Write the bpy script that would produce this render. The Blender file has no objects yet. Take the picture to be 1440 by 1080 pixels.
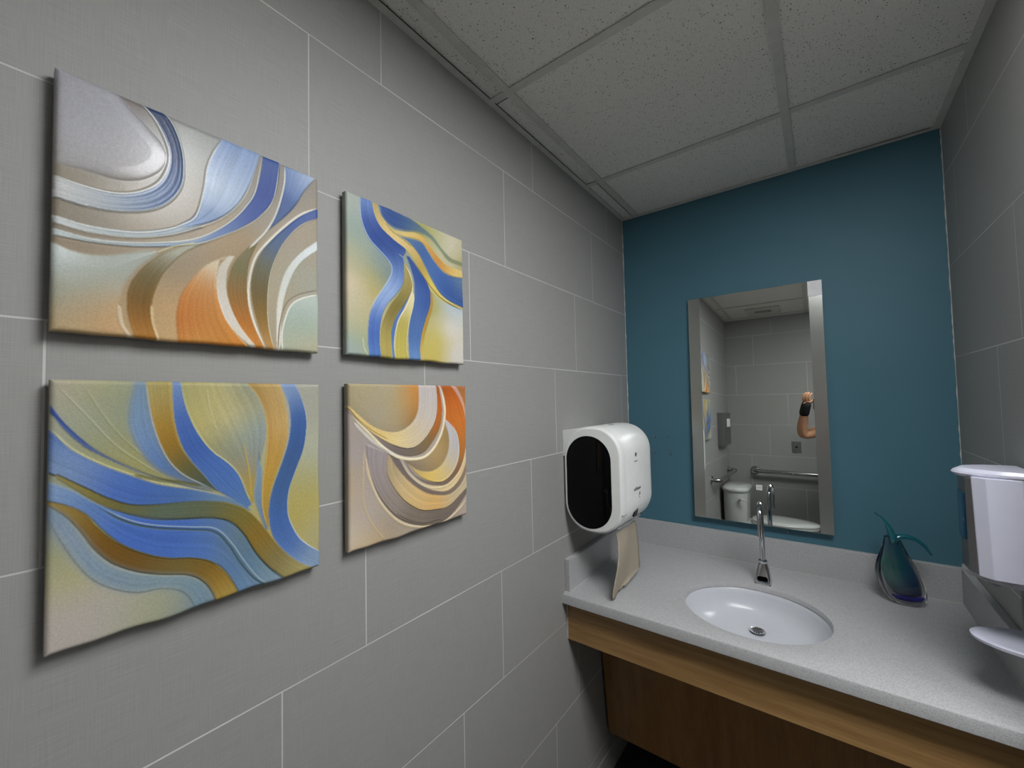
import bpy, bmesh, math, random
import numpy as np
from mathutils import Vector, Matrix
random.seed(4)
scene = bpy.context.scene
COL = scene.collection
ZB = 2.301           # height of the first grout line below the ceiling
CEIL = 2.477
W = 1.144            # width of the sink alcove
D = -2.90            # wall behind the camera
XR = 2.30            # far side wall
YR = -0.76           # where the alcove opens into the room

def s2l(c):
    out = []
    for v in c[:3]:
        v = v/255.0
        out.append(v/12.92 if v <= 0.04045 else ((v+0.055)/1.055)**2.4)
    return tuple(out)+(1.0,)

# ------------------------------------------------------------------ materials
class NT:
    def __init__(self, name):
        self.m = bpy.data.materials.new(name); self.m.use_nodes = True
        self.t = self.m.node_tree; self.n = self.t.nodes; self.l = self.t.links
        self.b = self.n['Principled BSDF']
    def node(self, typ, **kw):
        o = self.n.new(typ)
        for k, v in kw.items(): setattr(o, k, v)
        return o
    def link(self, a, b): self.l.new(a, b)
    def math(self, op, a, b=None, c=None, clamp=False):
        o = self.n.new('ShaderNodeMath'); o.operation = op; o.use_clamp = clamp
        for i, v in enumerate((a, b, c)):
            if v is None: continue
            if isinstance(v, (int, float)): o.inputs[i].default_value = v
            else: self.l.new(v, o.inputs[i])
        return o.outputs[0]
    def mix(self, f, a, b):
        o = self.n.new('ShaderNodeMix'); o.data_type = 'RGBA'
        for i, v in ((0, f), (6, a), (7, b)):
            if isinstance(v, (int, float)): o.inputs[i].default_value = v
            elif isinstance(v, tuple): o.inputs[i].default_value = v
            else: self.l.new(v, o.inputs[i])
        return o.outputs[2]
    def noise(self, vec, scale, detail=2.0, rough=0.5):
        o = self.n.new('ShaderNodeTexNoise'); o.inputs['Scale'].default_value = scale
        o.inputs['Detail'].default_value = detail; o.inputs['Roughness'].default_value = rough
        if vec is not None: self.l.new(vec, o.inputs['Vector'])
        return o.outputs['Fac']
    def coord(self, scale=None, which='Object'):
        tc = self.n.new('ShaderNodeTexCoord')
        if scale is None: return tc.outputs[which]
        mp = self.n.new('ShaderNodeMapping'); mp.inputs['Scale'].default_value = scale
        self.l.new(tc.outputs[which], mp.inputs['Vector']); return mp.outputs[0]
    def remap(self, v, a, b, c, d):
        o = self.n.new('ShaderNodeMapRange')
        o.inputs[1].default_value = a; o.inputs[2].default_value = b
        o.inputs[3].default_value = c; o.inputs[4].default_value = d
        self.l.new(v, o.inputs[0]); return o.outputs[0]
    def bump(self, h, strength=0.3, dist=0.002):
        o = self.n.new('ShaderNodeBump'); o.inputs['Strength'].default_value = strength
        o.inputs['Distance'].default_value = dist
        self.l.new(h, o.inputs['Height']); self.l.new(o.outputs[0], self.b.inputs['Normal'])
    def set(self, **kw):
        names = dict(color='Base Color', rough='Roughness', metal='Metallic', ior='IOR', trans='Transmission Weight',
                     coat='Coat Weight', coatr='Coat Roughness', emi='Emission Color', emis='Emission Strength',
                     spec='Specular IOR Level', sss='Subsurface Weight', sheen='Sheen Weight')
        for k, v in kw.items():
            i = self.b.inputs[names[k]]
            if isinstance(v, (int, float, tuple)): i.default_value = v
            else: self.l.new(v, i)

def simple(name, rgb, rough=0.5, metal=0.0, var=0.06, scale=30.0, **kw):
    t = NT(name); c = s2l(rgb)
    n = t.noise(t.coord(), scale, 3)
    f = t.remap(n, 0.3, 0.7, 0, 1)
    a = tuple(min(1, v*(1-var)) for v in c[:3])+(1,)
    b = tuple(min(1, v*(1+var)) for v in c[:3])+(1,)
    t.set(color=t.mix(f, a, b), rough=rough, metal=metal, **kw)
    return t.m

T_H, T_L = 0.3078, 0.6126
def tile_mat(name, axis, base, step, r0):
    """fabric-look porcelain wall tile, third-offset running bond. axis: 1 -> along y, 0 -> along x"""
    t = NT(name)
    sep = t.node('ShaderNodeSeparateXYZ'); t.link(t.coord(), sep.inputs[0])
    u = sep.outputs[axis]; z = sep.outputs[2]
    k = t.math('DIVIDE', t.math('SUBTRACT', ZB, z), T_H)      # 0 at first grout line
    row = t.math('CEIL', k)
    fr = t.math('FRACT', t.math('ADD', k, 50.0))
    dz = t.math('MULTIPLY', t.math('MINIMUM', fr, t.math('SUBTRACT', 1.0, fr)), T_H)
    off = t.math('ADD', t.math('MULTIPLY', t.math('SUBTRACT', row, r0), step), base)
    j = t.math('DIVIDE', t.math('SUBTRACT', u, off), T_L)
    fj = t.math('FRACT', t.math('ADD', j, 50.0))
    du = t.math('MULTIPLY', t.math('MINIMUM', fj, t.math('SUBTRACT', 1.0, fj)), T_L)
    d = t.math('MINIMUM', dz, du)
    grout = t.remap(d, 0.0010, 0.0016, 1.0, 0.0)
    # linen weave: fine threads both ways
    sh = (90.0, 14.0, 900.0) if axis == 1 else (14.0, 90.0, 900.0)
    sv = (90.0, 900.0, 12.0) if axis == 1 else (900.0, 90.0, 12.0)
    if axis == 1: sh = (90.0, 16.0, 1100.0); sv = (90.0, 1100.0, 16.0)
    nh = t.noise(t.coord(sh), 1.0, 2, 0.6); nv = t.noise(t.coord(sv), 1.0, 2, 0.6)
    w = t.math('ADD', t.math('MULTIPLY', nh, 0.55), t.math('MULTIPLY', nv, 0.45))
    f = t.remap(w, 0.36, 0.64, 0.0, 1.0)
    big = t.remap(t.noise(t.coord(), 2.2, 2), 0.3, 0.7, 0.0, 1.0)
    # each tile a touch different
    tj = t.math('FLOOR', t.math('ADD', j, 50.0))
    comb = t.node('ShaderNodeCombineXYZ'); t.link(tj, comb.inputs[0]); t.link(row, comb.inputs[1])
    wn = t.node('ShaderNodeTexWhiteNoise'); t.link(comb.outputs[0], wn.inputs['Vector'])
    c1 = t.mix(f, (0.285, 0.285, 0.274, 1), (0.350, 0.350, 0.338, 1))
    c2 = t.mix(t.math('MULTIPLY', wn.outputs['Value'], 0.16), c1, (0.27, 0.27, 0.26, 1))
    c3 = t.mix(t.math('MULTIPLY', big, 0.10), c2, (0.37, 0.36, 0.34, 1))
    gf = t.math('MULTIPLY', grout, t.remap(t.noise(t.coord(), 3.0, 1), 0.35, 0.6, 0.55, 1.0))
    t.set(color=t.mix(gf, c3, (0.64, 0.64, 0.62, 1)), rough=0.52, spec=0.35)
    t.bump(t.math('SUBTRACT', t.math('MULTIPLY', w, 0.25), t.math('MULTIPLY', grout, 0.5)), 0.35, 0.0015)
    return t.m

def wood_mat(name, ca, cb, grain):
    t = NT(name)
    sc = {'x': (2.5, 60, 60), 'z': (30, 30, 2.0)}[grain]
    n = t.noise(t.coord(sc), 1.0, 5, 0.6)
    n2 = t.noise(t.coord(tuple(v*5 for v in sc)), 1.0, 2, 0.6)
    n3 = t.noise(t.coord(), 5.0, 2)
    f = t.remap(t.math('ADD', t.math('MULTIPLY', n, 0.6), t.math('ADD', t.math('MULTIPLY', n2, 0.25), t.math('MULTIPLY', n3, 0.15))), 0.35, 0.65, 0, 1)
    t.set(color=t.mix(f, s2l(ca), s2l(cb)), rough=0.38, coat=0.25, coatr=0.25)
    t.bump(n2, 0.08, 0.001)
    return t.m

def counter_mat():
    t = NT('quartz_counter')
    v = t.node('ShaderNodeTexVoronoi'); v.inputs['Scale'].default_value = 620
    t.link(t.coord(), v.inputs['Vector'])
    sep = t.node('ShaderNodeSeparateColor'); t.link(v.outputs['Color'], sep.inputs[0])
    dark = t.math('MULTIPLY', t.remap(sep.outputs[0], 0.84, 0.88, 0, 1), t.remap(v.outputs['Distance'], 0.35, 0.5, 1, 0))
    lite = t.remap(sep.outputs[1], 0.5, 1.0, 0, 1)
    n = t.remap(t.noise(t.coord(), 300, 3), 0.35, 0.65, 0, 1)
    c = t.mix(n, (0.365, 0.367, 0.370, 1), (0.470, 0.473, 0.480, 1))
    c = t.mix(t.math('MULTIPLY', lite, 0.45), c, (0.55, 0.56, 0.575, 1))
    c = t.mix(t.math('MULTIPLY', dark, 0.55), c, (0.15, 0.14, 0.13, 1))
    t.set(color=c, rough=0.34, spec=0.45)
    return t.m

def paint_mat():
    t = NT('teal_paint')
    n = t.noise(t.coord(), 260, 3); b = t.remap(t.noise(t.coord(), 2.0, 3), 0.3, 0.7, 0, 1)
    t.set(color=t.mix(b, (0.064, 0.162, 0.214, 1), (0.071, 0.178, 0.234, 1)), rough=0.55, spec=0.3)
    t.bump(n, 0.15, 0.001)
    return t.m

def ceiling_mat():
    t = NT('acoustic_tile')
    v = t.node('ShaderNodeTexVoronoi'); v.inputs['Scale'].default_value = 150
    wob = t.node('ShaderNodeMixRGB'); wob.blend_type = 'ADD'; wob.inputs[0].default_value = 0.012
    no = t.node('ShaderNodeTexNoise'); no.inputs['Scale'].default_value = 60; t.link(t.coord(), no.inputs['Vector'])
    t.link(t.coord(), wob.inputs[1]); t.link(no.outputs['Color'], wob.inputs[2]); t.link(wob.outputs[0], v.inputs['Vector'])
    sep = t.node('ShaderNodeSeparateColor'); t.link(v.outputs['Color'], sep.inputs[0])
    big = t.math('MULTIPLY', t.remap(sep.outputs[0], 0.60, 0.62, 0, 1), t.remap(v.outputs['Distance'], 0.15, 0.26, 1, 0))
    v2 = t.node('ShaderNodeTexVoronoi'); v2.inputs['Scale'].default_value = 330; t.link(t.coord(), v2.inputs['Vector'])
    sep2 = t.node('ShaderNodeSeparateColor'); t.link(v2.outputs['Color'], sep2.inputs[0])
    small = t.math('MULTIPLY', t.remap(sep2.outputs[0], 0.5, 0.55, 0, 1), t.remap(v2.outputs['Distance'], 0.2, 0.35, 1, 0))
    m = t.math('MAXIMUM', big, t.math('MULTIPLY', small, 0.45))
    c = t.mix(m, (0.80, 0.79, 0.745, 1), (0.07, 0.07, 0.065, 1))
    t.set(color=c, rough=0.95, spec=0.1)
    t.bump(t.math('MULTIPLY', m, -1.0), 0.5, 0.002)
    return t.m

def floor_mat():
    t = NT('slate_floor_tile')
    b = t.node('ShaderNodeTexBrick'); t.link(t.coord(), b.inputs['Vector'])
    b.offset = 0.5; b.inputs['Scale'].default_value = 1.0
    b.inputs['Brick Width'].default_value = 0.61; b.inputs['Row Height'].default_value = 0.305
    b.inputs['Mortar Size'].default_value = 0.003
    b.inputs['Color1'].default_value = (0.045, 0.045, 0.046, 1); b.inputs['Color2'].default_value = (0.055, 0.055, 0.056, 1)
    b.inputs['Mortar'].default_value = (0.09, 0.09, 0.09, 1)
    n = t.remap(t.noise(t.coord(), 12, 5), 0.3, 0.7, 0, 1)
    t.set(color=t.mix(t.math('MULTIPLY', n, 0.3), b.outputs['Color'], (0.03, 0.03, 0.032, 1)), rough=0.5)
    return t.m

def glass_mat(name, col, rough=0.0, ior=1.5, dens=None, dcol=None):
    t = NT(name); t.set(color=col, rough=rough, trans=1.0, ior=ior)
    if dens:
        a = t.node('ShaderNodeVolumeAbsorption'); a.inputs['Color'].default_value = dcol; a.inputs['Density'].default_value = dens
        t.link(a.outputs[0], t.n['Material Output'].inputs['Volume'])
    return t.m

def metal_mat(name, col, rough, aniso=None):
    t = NT(name)
    n = t.remap(t.noise(t.coord(aniso or (40, 40, 40)), 1.0, 3), 0.3, 0.7, rough*0.75, rough*1.25)
    t.set(color=col, metal=1.0, rough=n)
    return t.m

M = {}
M['tile_left'] = tile_mat('linen_wall_tile_left', 1, -0.364, -0.1653, 1)
M['tile_right'] = tile_mat('linen_wall_tile_right', 1, -0.575, 0.1653, 2)
M['tile_rear'] = tile_mat('linen_wall_tile_rear', 0, 0.375, -0.1653, 4)
M['teal'] = paint_mat()
M['acoustic'] = ceiling_mat()
M['grid'] = simple('ceiling_grid_white', (204, 203, 197), 0.5)
M['floor'] = floor_mat()
M['counter'] = counter_mat()
M['bowl'] = simple('white_solid_surface', (198, 201, 207), 0.28, var=0.01)
M['maple'] = wood_mat('maple_laminate', (140, 104, 60), (178, 142, 92), 'x')
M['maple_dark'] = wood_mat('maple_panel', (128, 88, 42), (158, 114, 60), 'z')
M['chrome'] = metal_mat('polished_chrome', (0.62, 0.62, 0.63, 1), 0.07)
M['steel'] = metal_mat('brushed_stainless', (0.45, 0.45, 0.44, 1), 0.22)
M['steel_box'] = metal_mat('satin_stainless_box', (0.30, 0.30, 0.295, 1), 0.42, (20, 20, 400))
M['black'] = simple('black_plastic', (14, 14, 15), 0.35)
M['black_gloss'] = simple('black_gloss_window', (3, 3, 5), 0.08, ior=1.28)
M['dispenser'] = simple('grey_white_plastic', (232, 234, 232), 0.32, var=0.02)
M['dispenser_edge'] = simple('pale_grey_plastic', (226, 228, 227), 0.35, var=0.02)
M['soap_white'] = simple('cool_white_plastic', (206, 208, 224), 0.28, var=0.015)
M['soap_grey'] = simple('smoke_grey_plastic', (92, 92, 92), 0.3)
M['soap_band'] = simple('pale_smoke_plastic', (160, 160, 165), 0.3)
M['soap_blue'] = simple('blue_soap_window', (8, 62, 92), 0.15, coat=0.6)
M['print'] = simple('dark_grey_print', (62, 66, 72), 0.5)
M['caulk'] = simple('white_caulk', (200, 200, 196), 0.6)
M['paper'] = simple('kraft_paper_towel', (164, 154, 137), 0.85, var=0.05, scale=180)
M['white_paper'] = simple('white_paper', (246, 247, 250), 0.8)
M['porcelain'] = simple('white_porcelain', (205, 207, 204), 0.18, var=0.01)
M['wall_white'] = simple('painted_white', (200, 200, 196), 0.6)
M['skin'] = simple('skin', (198, 146, 112), 0.5, var=0.05, sss=0.0)
M['nail'] = simple('fingernail', (226, 190, 172), 0.3)
M['brace'] = simple('black_elastic_fabric', (16, 16, 18), 0.85, scale=200)
M['navy'] = simple('navy_cotton', (22, 34, 78), 0.9, scale=120)
M['jeans'] = simple('dark_denim', (34, 40, 56), 0.9, scale=120)
M['hair'] = simple('brown_hair', (52, 36, 24), 0.7, scale=90)
M['door'] = simple('pale_grey_door', (150, 150, 146), 0.5)

def mirror_mat():
    t = NT('mirror_silver'); n = t.noise(t.coord(), 4, 2)
    t.set(color=(0.80, 0.83, 0.81, 1), metal=1.0, rough=t.remap(n, 0.3, 0.7, 0.0, 0.012)); return t.m
M['mirror'] = mirror_mat()
def strip_mat():
    t = NT('frosted_mirror_strip'); n = t.noise(t.coord(), 6.0, 2)
    t.set(color=(0.37, 0.38, 0.36, 1), metal=0.75, rough=t.remap(n, 0.3, 0.7, 0.22, 0.26)); return t.m
M['strip'] = strip_mat()
M['glass_edge'] = simple('polished_glass_edge', (96, 120, 116), 0.15)
def lamp_mat():
    t = NT('light_diffuser'); v = t.node('ShaderNodeTexVoronoi'); v.inputs['Scale'].default_value = 70
    t.link(t.coord(), v.inputs['Vector'])
    t.set(color=(0.8, 0.8, 0.8, 1), rough=0.5, emi=(0.985, 0.99, 1.0, 1), emis=LAMP)
    return t.m
LAMP = 20.0
M['lamp'] = lamp_mat()

# ------------------------------------------------------------------ mesh helpers
def new_obj(name, bm, mat=None, parent=None, smooth=False, bevel=0.0, seg=2, angle=40):
    me = bpy.data.meshes.new(name)
    bmesh.ops.recalc_face_normals(bm, faces=bm.faces)
    bm.to_mesh(me); bm.free()
    o = bpy.data.objects.new(name, me); COL.objects.link(o)
    if mat:
        for m_ in (mat if isinstance(mat, (list, tuple)) else [mat]): me.materials.append(m_)
    if smooth:
        for p in me.polygons: p.use_smooth = True
        try: me.set_sharp_from_angle(angle=math.radians(angle))
        except Exception: pass
    if bevel:
        md = o.modifiers.new('Bevel', 'BEVEL'); md.width = bevel; md.segments = seg; md.limit_method = 'ANGLE'
        md.angle_limit = math.radians(35)
    if parent: o.parent = parent
    return o

def tag(o, label=None, cat=None, group=None, kind=None):
    if label: o['label'] = label
    if cat: o['category'] = cat
    if group: o['group'] = group
    if kind: o['kind'] = kind
    return o

def empty(name, loc, label, cat, group=None):
    o = bpy.data.objects.new(name, None); COL.objects.link(o); o.location = loc; o.empty_display_size = 0.05
    return tag(o, label, cat, group)

def place(o, parent):
    """parent while keeping world coordinates that were baked in the mesh"""
    o.parent = parent; o.matrix_parent_inverse = Matrix.Translation(parent.location).inverted() if parent.rotation_euler[:] == (0, 0, 0) else parent.matrix_basis.inverted()
    return o

def box(bm, x0, x1, y0, y1, z0, z1, mi=0):
    vs = [bm.verts.new(p) for p in ((x0, y0, z0), (x1, y0, z0), (x1, y1, z0), (x0, y1, z0), (x0, y0, z1), (x1, y0, z1), (x1, y1, z1), (x0, y1, z1))]
    for f in ((0, 3, 2, 1), (4, 5, 6, 7), (0, 1, 5, 4), (1, 2, 6, 5), (2, 3, 7, 6), (3, 0, 4, 7)):
        fc = bm.faces.new([vs[i] for i in f]); fc.material_index = mi
    return vs

def BX(*a):
    bm = bmesh.new(); box(bm, *a); return bm

def loft(bm, rings, close=True, cap=True):
    """rings: list of lists of 3-D points, same length"""
    vr = [[bm.verts.new(p) for p in r] for r in rings]
    n = len(vr[0])
    for a, b in zip(vr, vr[1:]):
        for i in range(n if close else n-1):
            j = (i+1) % n
            bm.faces.new((a[i], a[j], b[j], b[i]))
    if cap:
        bm.faces.new(list(reversed(vr[0]))); bm.faces.new(vr[-1])
    return vr

def tube(bm, pts, rad, n=20, cap=True):
    pts = [Vector(p) for p in pts]; rings = []
    up = Vector((0, 0, 1)); prev = None
    for i, p in enumerate(pts):
        t = (pts[min(i+1, len(pts)-1)]-pts[max(i-1, 0)]).normalized()
        if prev is None:
            a = t.cross(up)
            if a.length < 1e-3: a = t.cross(Vector((1, 0, 0)))
            a.normalize()
        else:
            a = (prev-t*prev.dot(t)).normalized()
        prev = a; b = t.cross(a)
        r = rad[i] if isinstance(rad, (list, tuple)) else rad
        ra, rb = r if isinstance(r, (list, tuple)) else (r, r)
        rings.append([p+a*ra*math.cos(k*2*math.pi/n)+b*rb*math.sin(k*2*math.pi/n) for k in range(n)])
    loft(bm, rings, True, cap)

def lathe(bm, prof, cx, cy, n=40, axis='z', sx=1, sy=1):
    rings = []
    for r, h in prof:
        r = max(r, 1e-5); ring = []
        for k in range(n):
            a = 2*math.pi*k/n; c, s = r*math.cos(a)*sx, r*math.sin(a)*sy
            ring.append({'z': (cx+c, cy+s, h), 'x': (h, cx+c, cy+s), 'y': (cx+c, h, cy+s)}[axis])
        rings.append(ring)
    loft(bm, rings, True, True)

def catmull(P, n=10, closed=False):
    P = [np.array(p, float) for p in P]; out = []
    m = len(P)
    rng = range(m if closed else m-1)
    for i in rng:
        if closed: p0, p1, p2, p3 = P[i-1], P[i], P[(i+1) % m], P[(i+2) % m]
        else: p0, p1, p2, p3 = P[max(i-1, 0)], P[i], P[i+1], P[min(i+2, m-1)]
        for k in range(n):
            t = k/n
            out.append(0.5*((2*p1)+(-p0+p2)*t+(2*p0-5*p1+4*p2-p3)*t*t+(-p0+3*p1-3*p2+p3)*t**3))
    if not closed: out.append(P[-1])
    return out

def prism(bm, prof, a0, a1, axis='y', rings=None):
    """extrude closed 2-D profile; axis y: profile is (x,z); axis x: (y,z); axis z: (x,y)"""
    f = {'y': lambda p, a: (p[0], a, p[1]), 'x': lambda p, a: (a, p[0], p[1]), 'z': lambda p, a: (p[0], p[1], a)}[axis]
    loft(bm, [[f(p, a0) for p in prof], [f(p, a1) for p in prof]], True, True)
EXPO = 0.0
# ------------------------------------------------------------------ room shell
def struct(name, bm, mat, parent=None, **kw):
    o = new_obj(name, bm, mat, None, **kw)
    if parent: o.parent = parent
    else: o['kind'] = 'structure'
    return o
struct('floor', BX(-0.1, XR+0.1, D-0.1, 0.1, -0.1, 0.0), M['floor'])
struct('wall_left', BX(-0.1, 0.0, D-0.1, 0.1, 0.0, CEIL+0.12), M['tile_left'])
struct('wall_back', BX(0.0, W+0.02, 0.0, 0.1, 0.0, CEIL+0.12), M['teal'])
struct('wall_right', BX(W, W+0.07, YR, 0.0, 0.0, CEIL+0.12), M['tile_right'])
struct('wall_return', BX(W+0.07, XR+0.1, YR, YR+0.1, 0.0, CEIL+0.12), M['tile_rear'])
struct('wall_side', BX(XR, XR+0.1, D-0.1, YR, 0.0, CEIL+0.12), M['tile_left'])
struct('wall_front', BX(0.0, XR, D-0.1, D, 0.0, CEIL+0.12), M['tile_rear'])
# door out of the room, on the side wall
bm = BX(XR-0.03, XR, -2.05, -1.12, 0.0, 2.12)
dr = struct('door_1', bm, M['door'], bevel=0.003)
for a in ((-2.11, -2.05, 0, 2.18), (-1.12, -1.06, 0, 2.18), (-2.05, -1.12, 2.12, 2.18)):
    struct('door_frame', BX(XR-0.045, XR, *a), M['wall_white'], dr, bevel=0.003)
bm = bmesh.new(); tube(bm, [(XR-0.03, -1.19, 1.0), (XR-0.08, -1.19, 1.0), (XR-0.085, -1.20, 1.0), (XR-0.085, -1.31, 1.0)], 0.01)
struct('door_handle', bm, M['steel'], dr, smooth=True)
# coved tile base
struct('baseboard_left', BX(0.0, 0.006, D, 0.0, 0.0, 0.10), M['tile_left'], bevel=0.002)
struct('baseboard_back', BX(0.006, W, -0.006, 0.0, 0.0, 0.10), M['tile_rear'], bevel=0.002)
# ragged caulk beads in the two alcove corners
def caulk(name, x, z0, z1, s):
    bm = bmesh.new(); rings = []
    n = 90
    for i in range(n+1):
        z = z0+(z1-z0)*i/n
        w = 0.0012+0.0022*max(0, random.random()-0.55)*2
        rings.append([(x, -0.0005, z), (x+s*w, -0.0005, z), (x+s*w*0.6, -0.002-0.5*w, z), (x, -w-0.002, z)])
    loft(bm, rings)
    struct(name, bm, M['caulk'])
caulk('trim_1', 0.0, 1.0, CEIL, 1)
caulk('trim_2', W, 1.0, CEIL, -1)

# ceiling: lay-in tiles on a T-bar grid
XB = [0.079, 0.722, 1.345, 1.955]          # main bars (run towards the sink)
YB = [-0.424, -1.045, -1.66, -2.27, -2.80]  # cross bars
bm = bmesh.new()
xs = [0.0]+XB+[XR]; ys = [0.0]+YB+[D]
for i in range(len(xs)-1):
    for j in range(len(ys)-1):
        x0, x1, y1, y0 = xs[i], xs[i+1], ys[j], ys[j+1]
        if y1 > YR-0.1 and x0 > W: continue
        if x0 > 0.7 and x0 < 1.4 and j == 2: continue      # troffer bay
        x1 = min(x1, W) if y0 > YR-0.01 else x1
        gx0 = 0.004 if x0 > 0 else 0.014
        gx1 = 0.004
        box(bm, x0+gx0, x1-gx1, y0+0.004, y1-0.004, CEIL+0.003, CEIL+0.020)
cl = struct('ceiling', bm, M['acoustic'], bevel=0.0015)
struct('ceiling_slab', BX(-0.1, XR+0.1, D-0.1, 0.1, CEIL+0.12, CEIL+0.2), M['black'], cl)
bm = bmesh.new()
def tbar(x0, x1, y0, y1, z=0.0):
    box(bm, x0, x1, y0, y1, CEIL-0.0015+z, CEIL+0.0015+z)
for x in XB:
    y1 = -0.0 if x < W else YR
    for (ya, yb_) in (((D, -1.66), (-1.045, y1)) if abs(x-1.345) < 0.01 else ((D, y1),)):
        tbar(x-0.012, x+0.012, ya, yb_); box(bm, x-0.001, x+0.001, ya, yb_, CEIL+0.0015, CEIL+0.04)
for y in YB:
    e = [0.0]+XB+[XR if y < YR else W]
    for a, b in zip(e, e[1:]):
        if b <= a: continue
        tbar(a+(0.012 if a else 0), b-0.012, y-0.012, y+0.012, -0.0004)
# wall angle
tbar(0, 0.020, D, 0); tbar(0.020, W, -0.020, 0, -0.0006); tbar(W-0.020, W, YR, -0.020); tbar(0.02, XR, D, D+0.02)
tbar(XR-0.02, XR, D+0.02, YR); tbar(W, XR-0.02, YR-0.02, YR)
gr = struct('ceiling_grid', bm, M['grid'], cl)
# thin black strips stand in for the shaded slits beside the narrow cut tiles
bm = bmesh.new()
for (y0, y1, xx) in ((-1.038, -0.74, 0.0205), (-0.418, -0.02, 0.061), (-0.80, -0.438, 0.0205), (-1.64, -1.06, 0.0205)):
    box(bm, xx, xx+0.0025, y0, y1, CEIL-0.0022, CEIL-0.0016)
for y in (-1.031, -0.439):
    box(bm, 0.022, 0.066, y-0.0012, y+0.0012, CEIL-0.0024, CEIL-0.0018)
box(bm, W-0.28, W-0.03, -0.0225, -0.0205, CEIL-0.0024, CEIL-0.0018)
struct('shadow_gap', bm, M['black'], cl)

# recessed light panel over the open part of the room
def troffer(x0, x1, y0, y1, label):
    c = ((x0+x1)/2, (y0+y1)/2, CEIL)
    t = empty('ceiling_light', c, label, 'light')
    bm = bmesh.new()
    for a in ((x0, x1, y0, y0+0.03), (x0, x1, y1-0.03, y1), (x0, x0+0.03, y0+0.03, y1-0.03), (x1-0.03, x1, y0+0.03, y1-0.03)):
        box(bm, *a, CEIL-0.003, CEIL+0.03)
    place(new_obj('frame', bm, M['wall_white'], bevel=0.002), t)
    place(new_obj('diffuser', BX(x0+0.03, x1-0.03, y0+0.03, y1-0.03, CEIL-0.001, CEIL+0.006), M['lamp']), t)
    place(new_obj('housing', BX(x0+0.01, x1-0.01, y0+0.01, y1-0.01, CEIL+0.03, CEIL+0.09), M['steel']), t)
troffer(0.735, 1.942, -1.66+0.013, -1.045-0.013, 'long recessed ceiling light panel in the room in front of the sink alcove')
# ceiling exhaust grille seen in the mirror
t = empty('air_vent', (0.39, -2.55, CEIL), 'small louvred air vent in the ceiling above the toilet, seen in the mirror', 'air vent')
place(new_obj('frame', BX(0.25, 0.53, -2.69, -2.42, CEIL-0.012, CEIL-0.001), M['grid'], bevel=0.004), t)
bm = bmesh.new()
for r in range(3):
    for k in range(9):
        x = 0.322+k*0.0155; y = -2.60+r*0.035
        box(bm, x, x+0.008, y, y+0.026, CEIL-0.0135, CEIL-0.0121)
place(new_obj('slot', bm, M['black']), t)

# ------------------------------------------------------------------ vanity top
CZ = ZB-1.4259          # top of the counter
CY = -0.686             # front edge
CT = 0.036
vt = empty('countertop', (W/2, CY/2, CZ-CT), 'speckled white solid-surface countertop with oval sink and low splashes', 'countertop')
ECX, ECY, EA, EB = 0.572, -0.429, 0.208, 0.191
bm = bmesh.new()
def rect_pt(a, x0, x1, y0, y1):
    c, s = math.cos(a), math.sin(a)
    tx = ((x1-ECX)/c if c > 0 else (x0-ECX)/c) if abs(c) > 1e-9 else 1e9
    ty = ((y1-ECY)/s if s > 0 else (y0-ECY)/s) if abs(s) > 1e-9 else 1e9
    t_ = min(tx, ty); return (ECX+c*t_, ECY+s*t_)
angs = [2*math.pi*k/144 for k in range(144)]
X0, X1, Y0, Y1 = 0.0, W, CY, 0.0
for (cx_, cy_) in ((X0, Y0), (X1, Y0), (X1, Y1), (X0, Y1)):
    a = math.atan2(cy_-ECY, cx_-ECX) % (2*math.pi)
    k = min(range(len(angs)), key=lambda i: abs(angs[i]-a)); angs[k] = a
r = 0.006
def ering(s, z): return [(ECX+(EA+s)*math.cos(a), ECY+(EB+s)*math.sin(a), z) for a in angs]
def rring(s, z): return [rect_pt(a, X0, X1, Y0+s, Y1)+(z,) for a in angs]
rings = [rring(0.002, CZ-CT), rring(0.0, CZ-CT+0.002), rring(0.0, CZ-r), rring(r*0.3, CZ-r*0.3), rring(r, CZ),
         ering(0.004, CZ), ering(0.001, CZ-0.001), ering(0.0, CZ-0.004), ering(-0.001, CZ-0.016), ering(0.012, CZ-0.017), ering(0.012, CZ-CT)]
vr = loft(bm, rings, True, False)
for i in range(len(angs)):
    j = (i+1) % len(angs); bm.faces.new((vr[-1][i], vr[-1][j], vr[0][j], vr[0][i]))
place(new_obj('counter_slab', bm, M['counter'], smooth=True, angle=30), vt)
SH = ZB-1.3114-CZ
place(new_obj('back_splash', BX(0.0, W, -0.02, 0.0, CZ, CZ+SH), M['counter'], bevel=0.0025), vt)
place(new_obj('side_splash', BX(0.0, 0.02, CY+0.026, -0.02, CZ, CZ+SH), M['counter'], bevel=0.0025), vt)
place(new_obj('side_splash', BX(W-0.02, W, CY+0.026, -0.02, CZ, CZ+SH), M['counter'], bevel=0.0025), vt)
bm = bmesh.new()   # caulk seams
box(bm, 0.02, W-0.02, -0.0215, -0.0195, CZ-0.0005, CZ+0.0012); box(bm, 0.0195, 0.0212, CY+0.03, -0.02, CZ-0.0005, CZ+0.0012)
box(bm, W-0.0212, W-0.0195, CY+0.03, -0.02, CZ-0.0005, CZ+0.0012)
place(new_obj('seam', bm, M['caulk']), vt)
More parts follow.
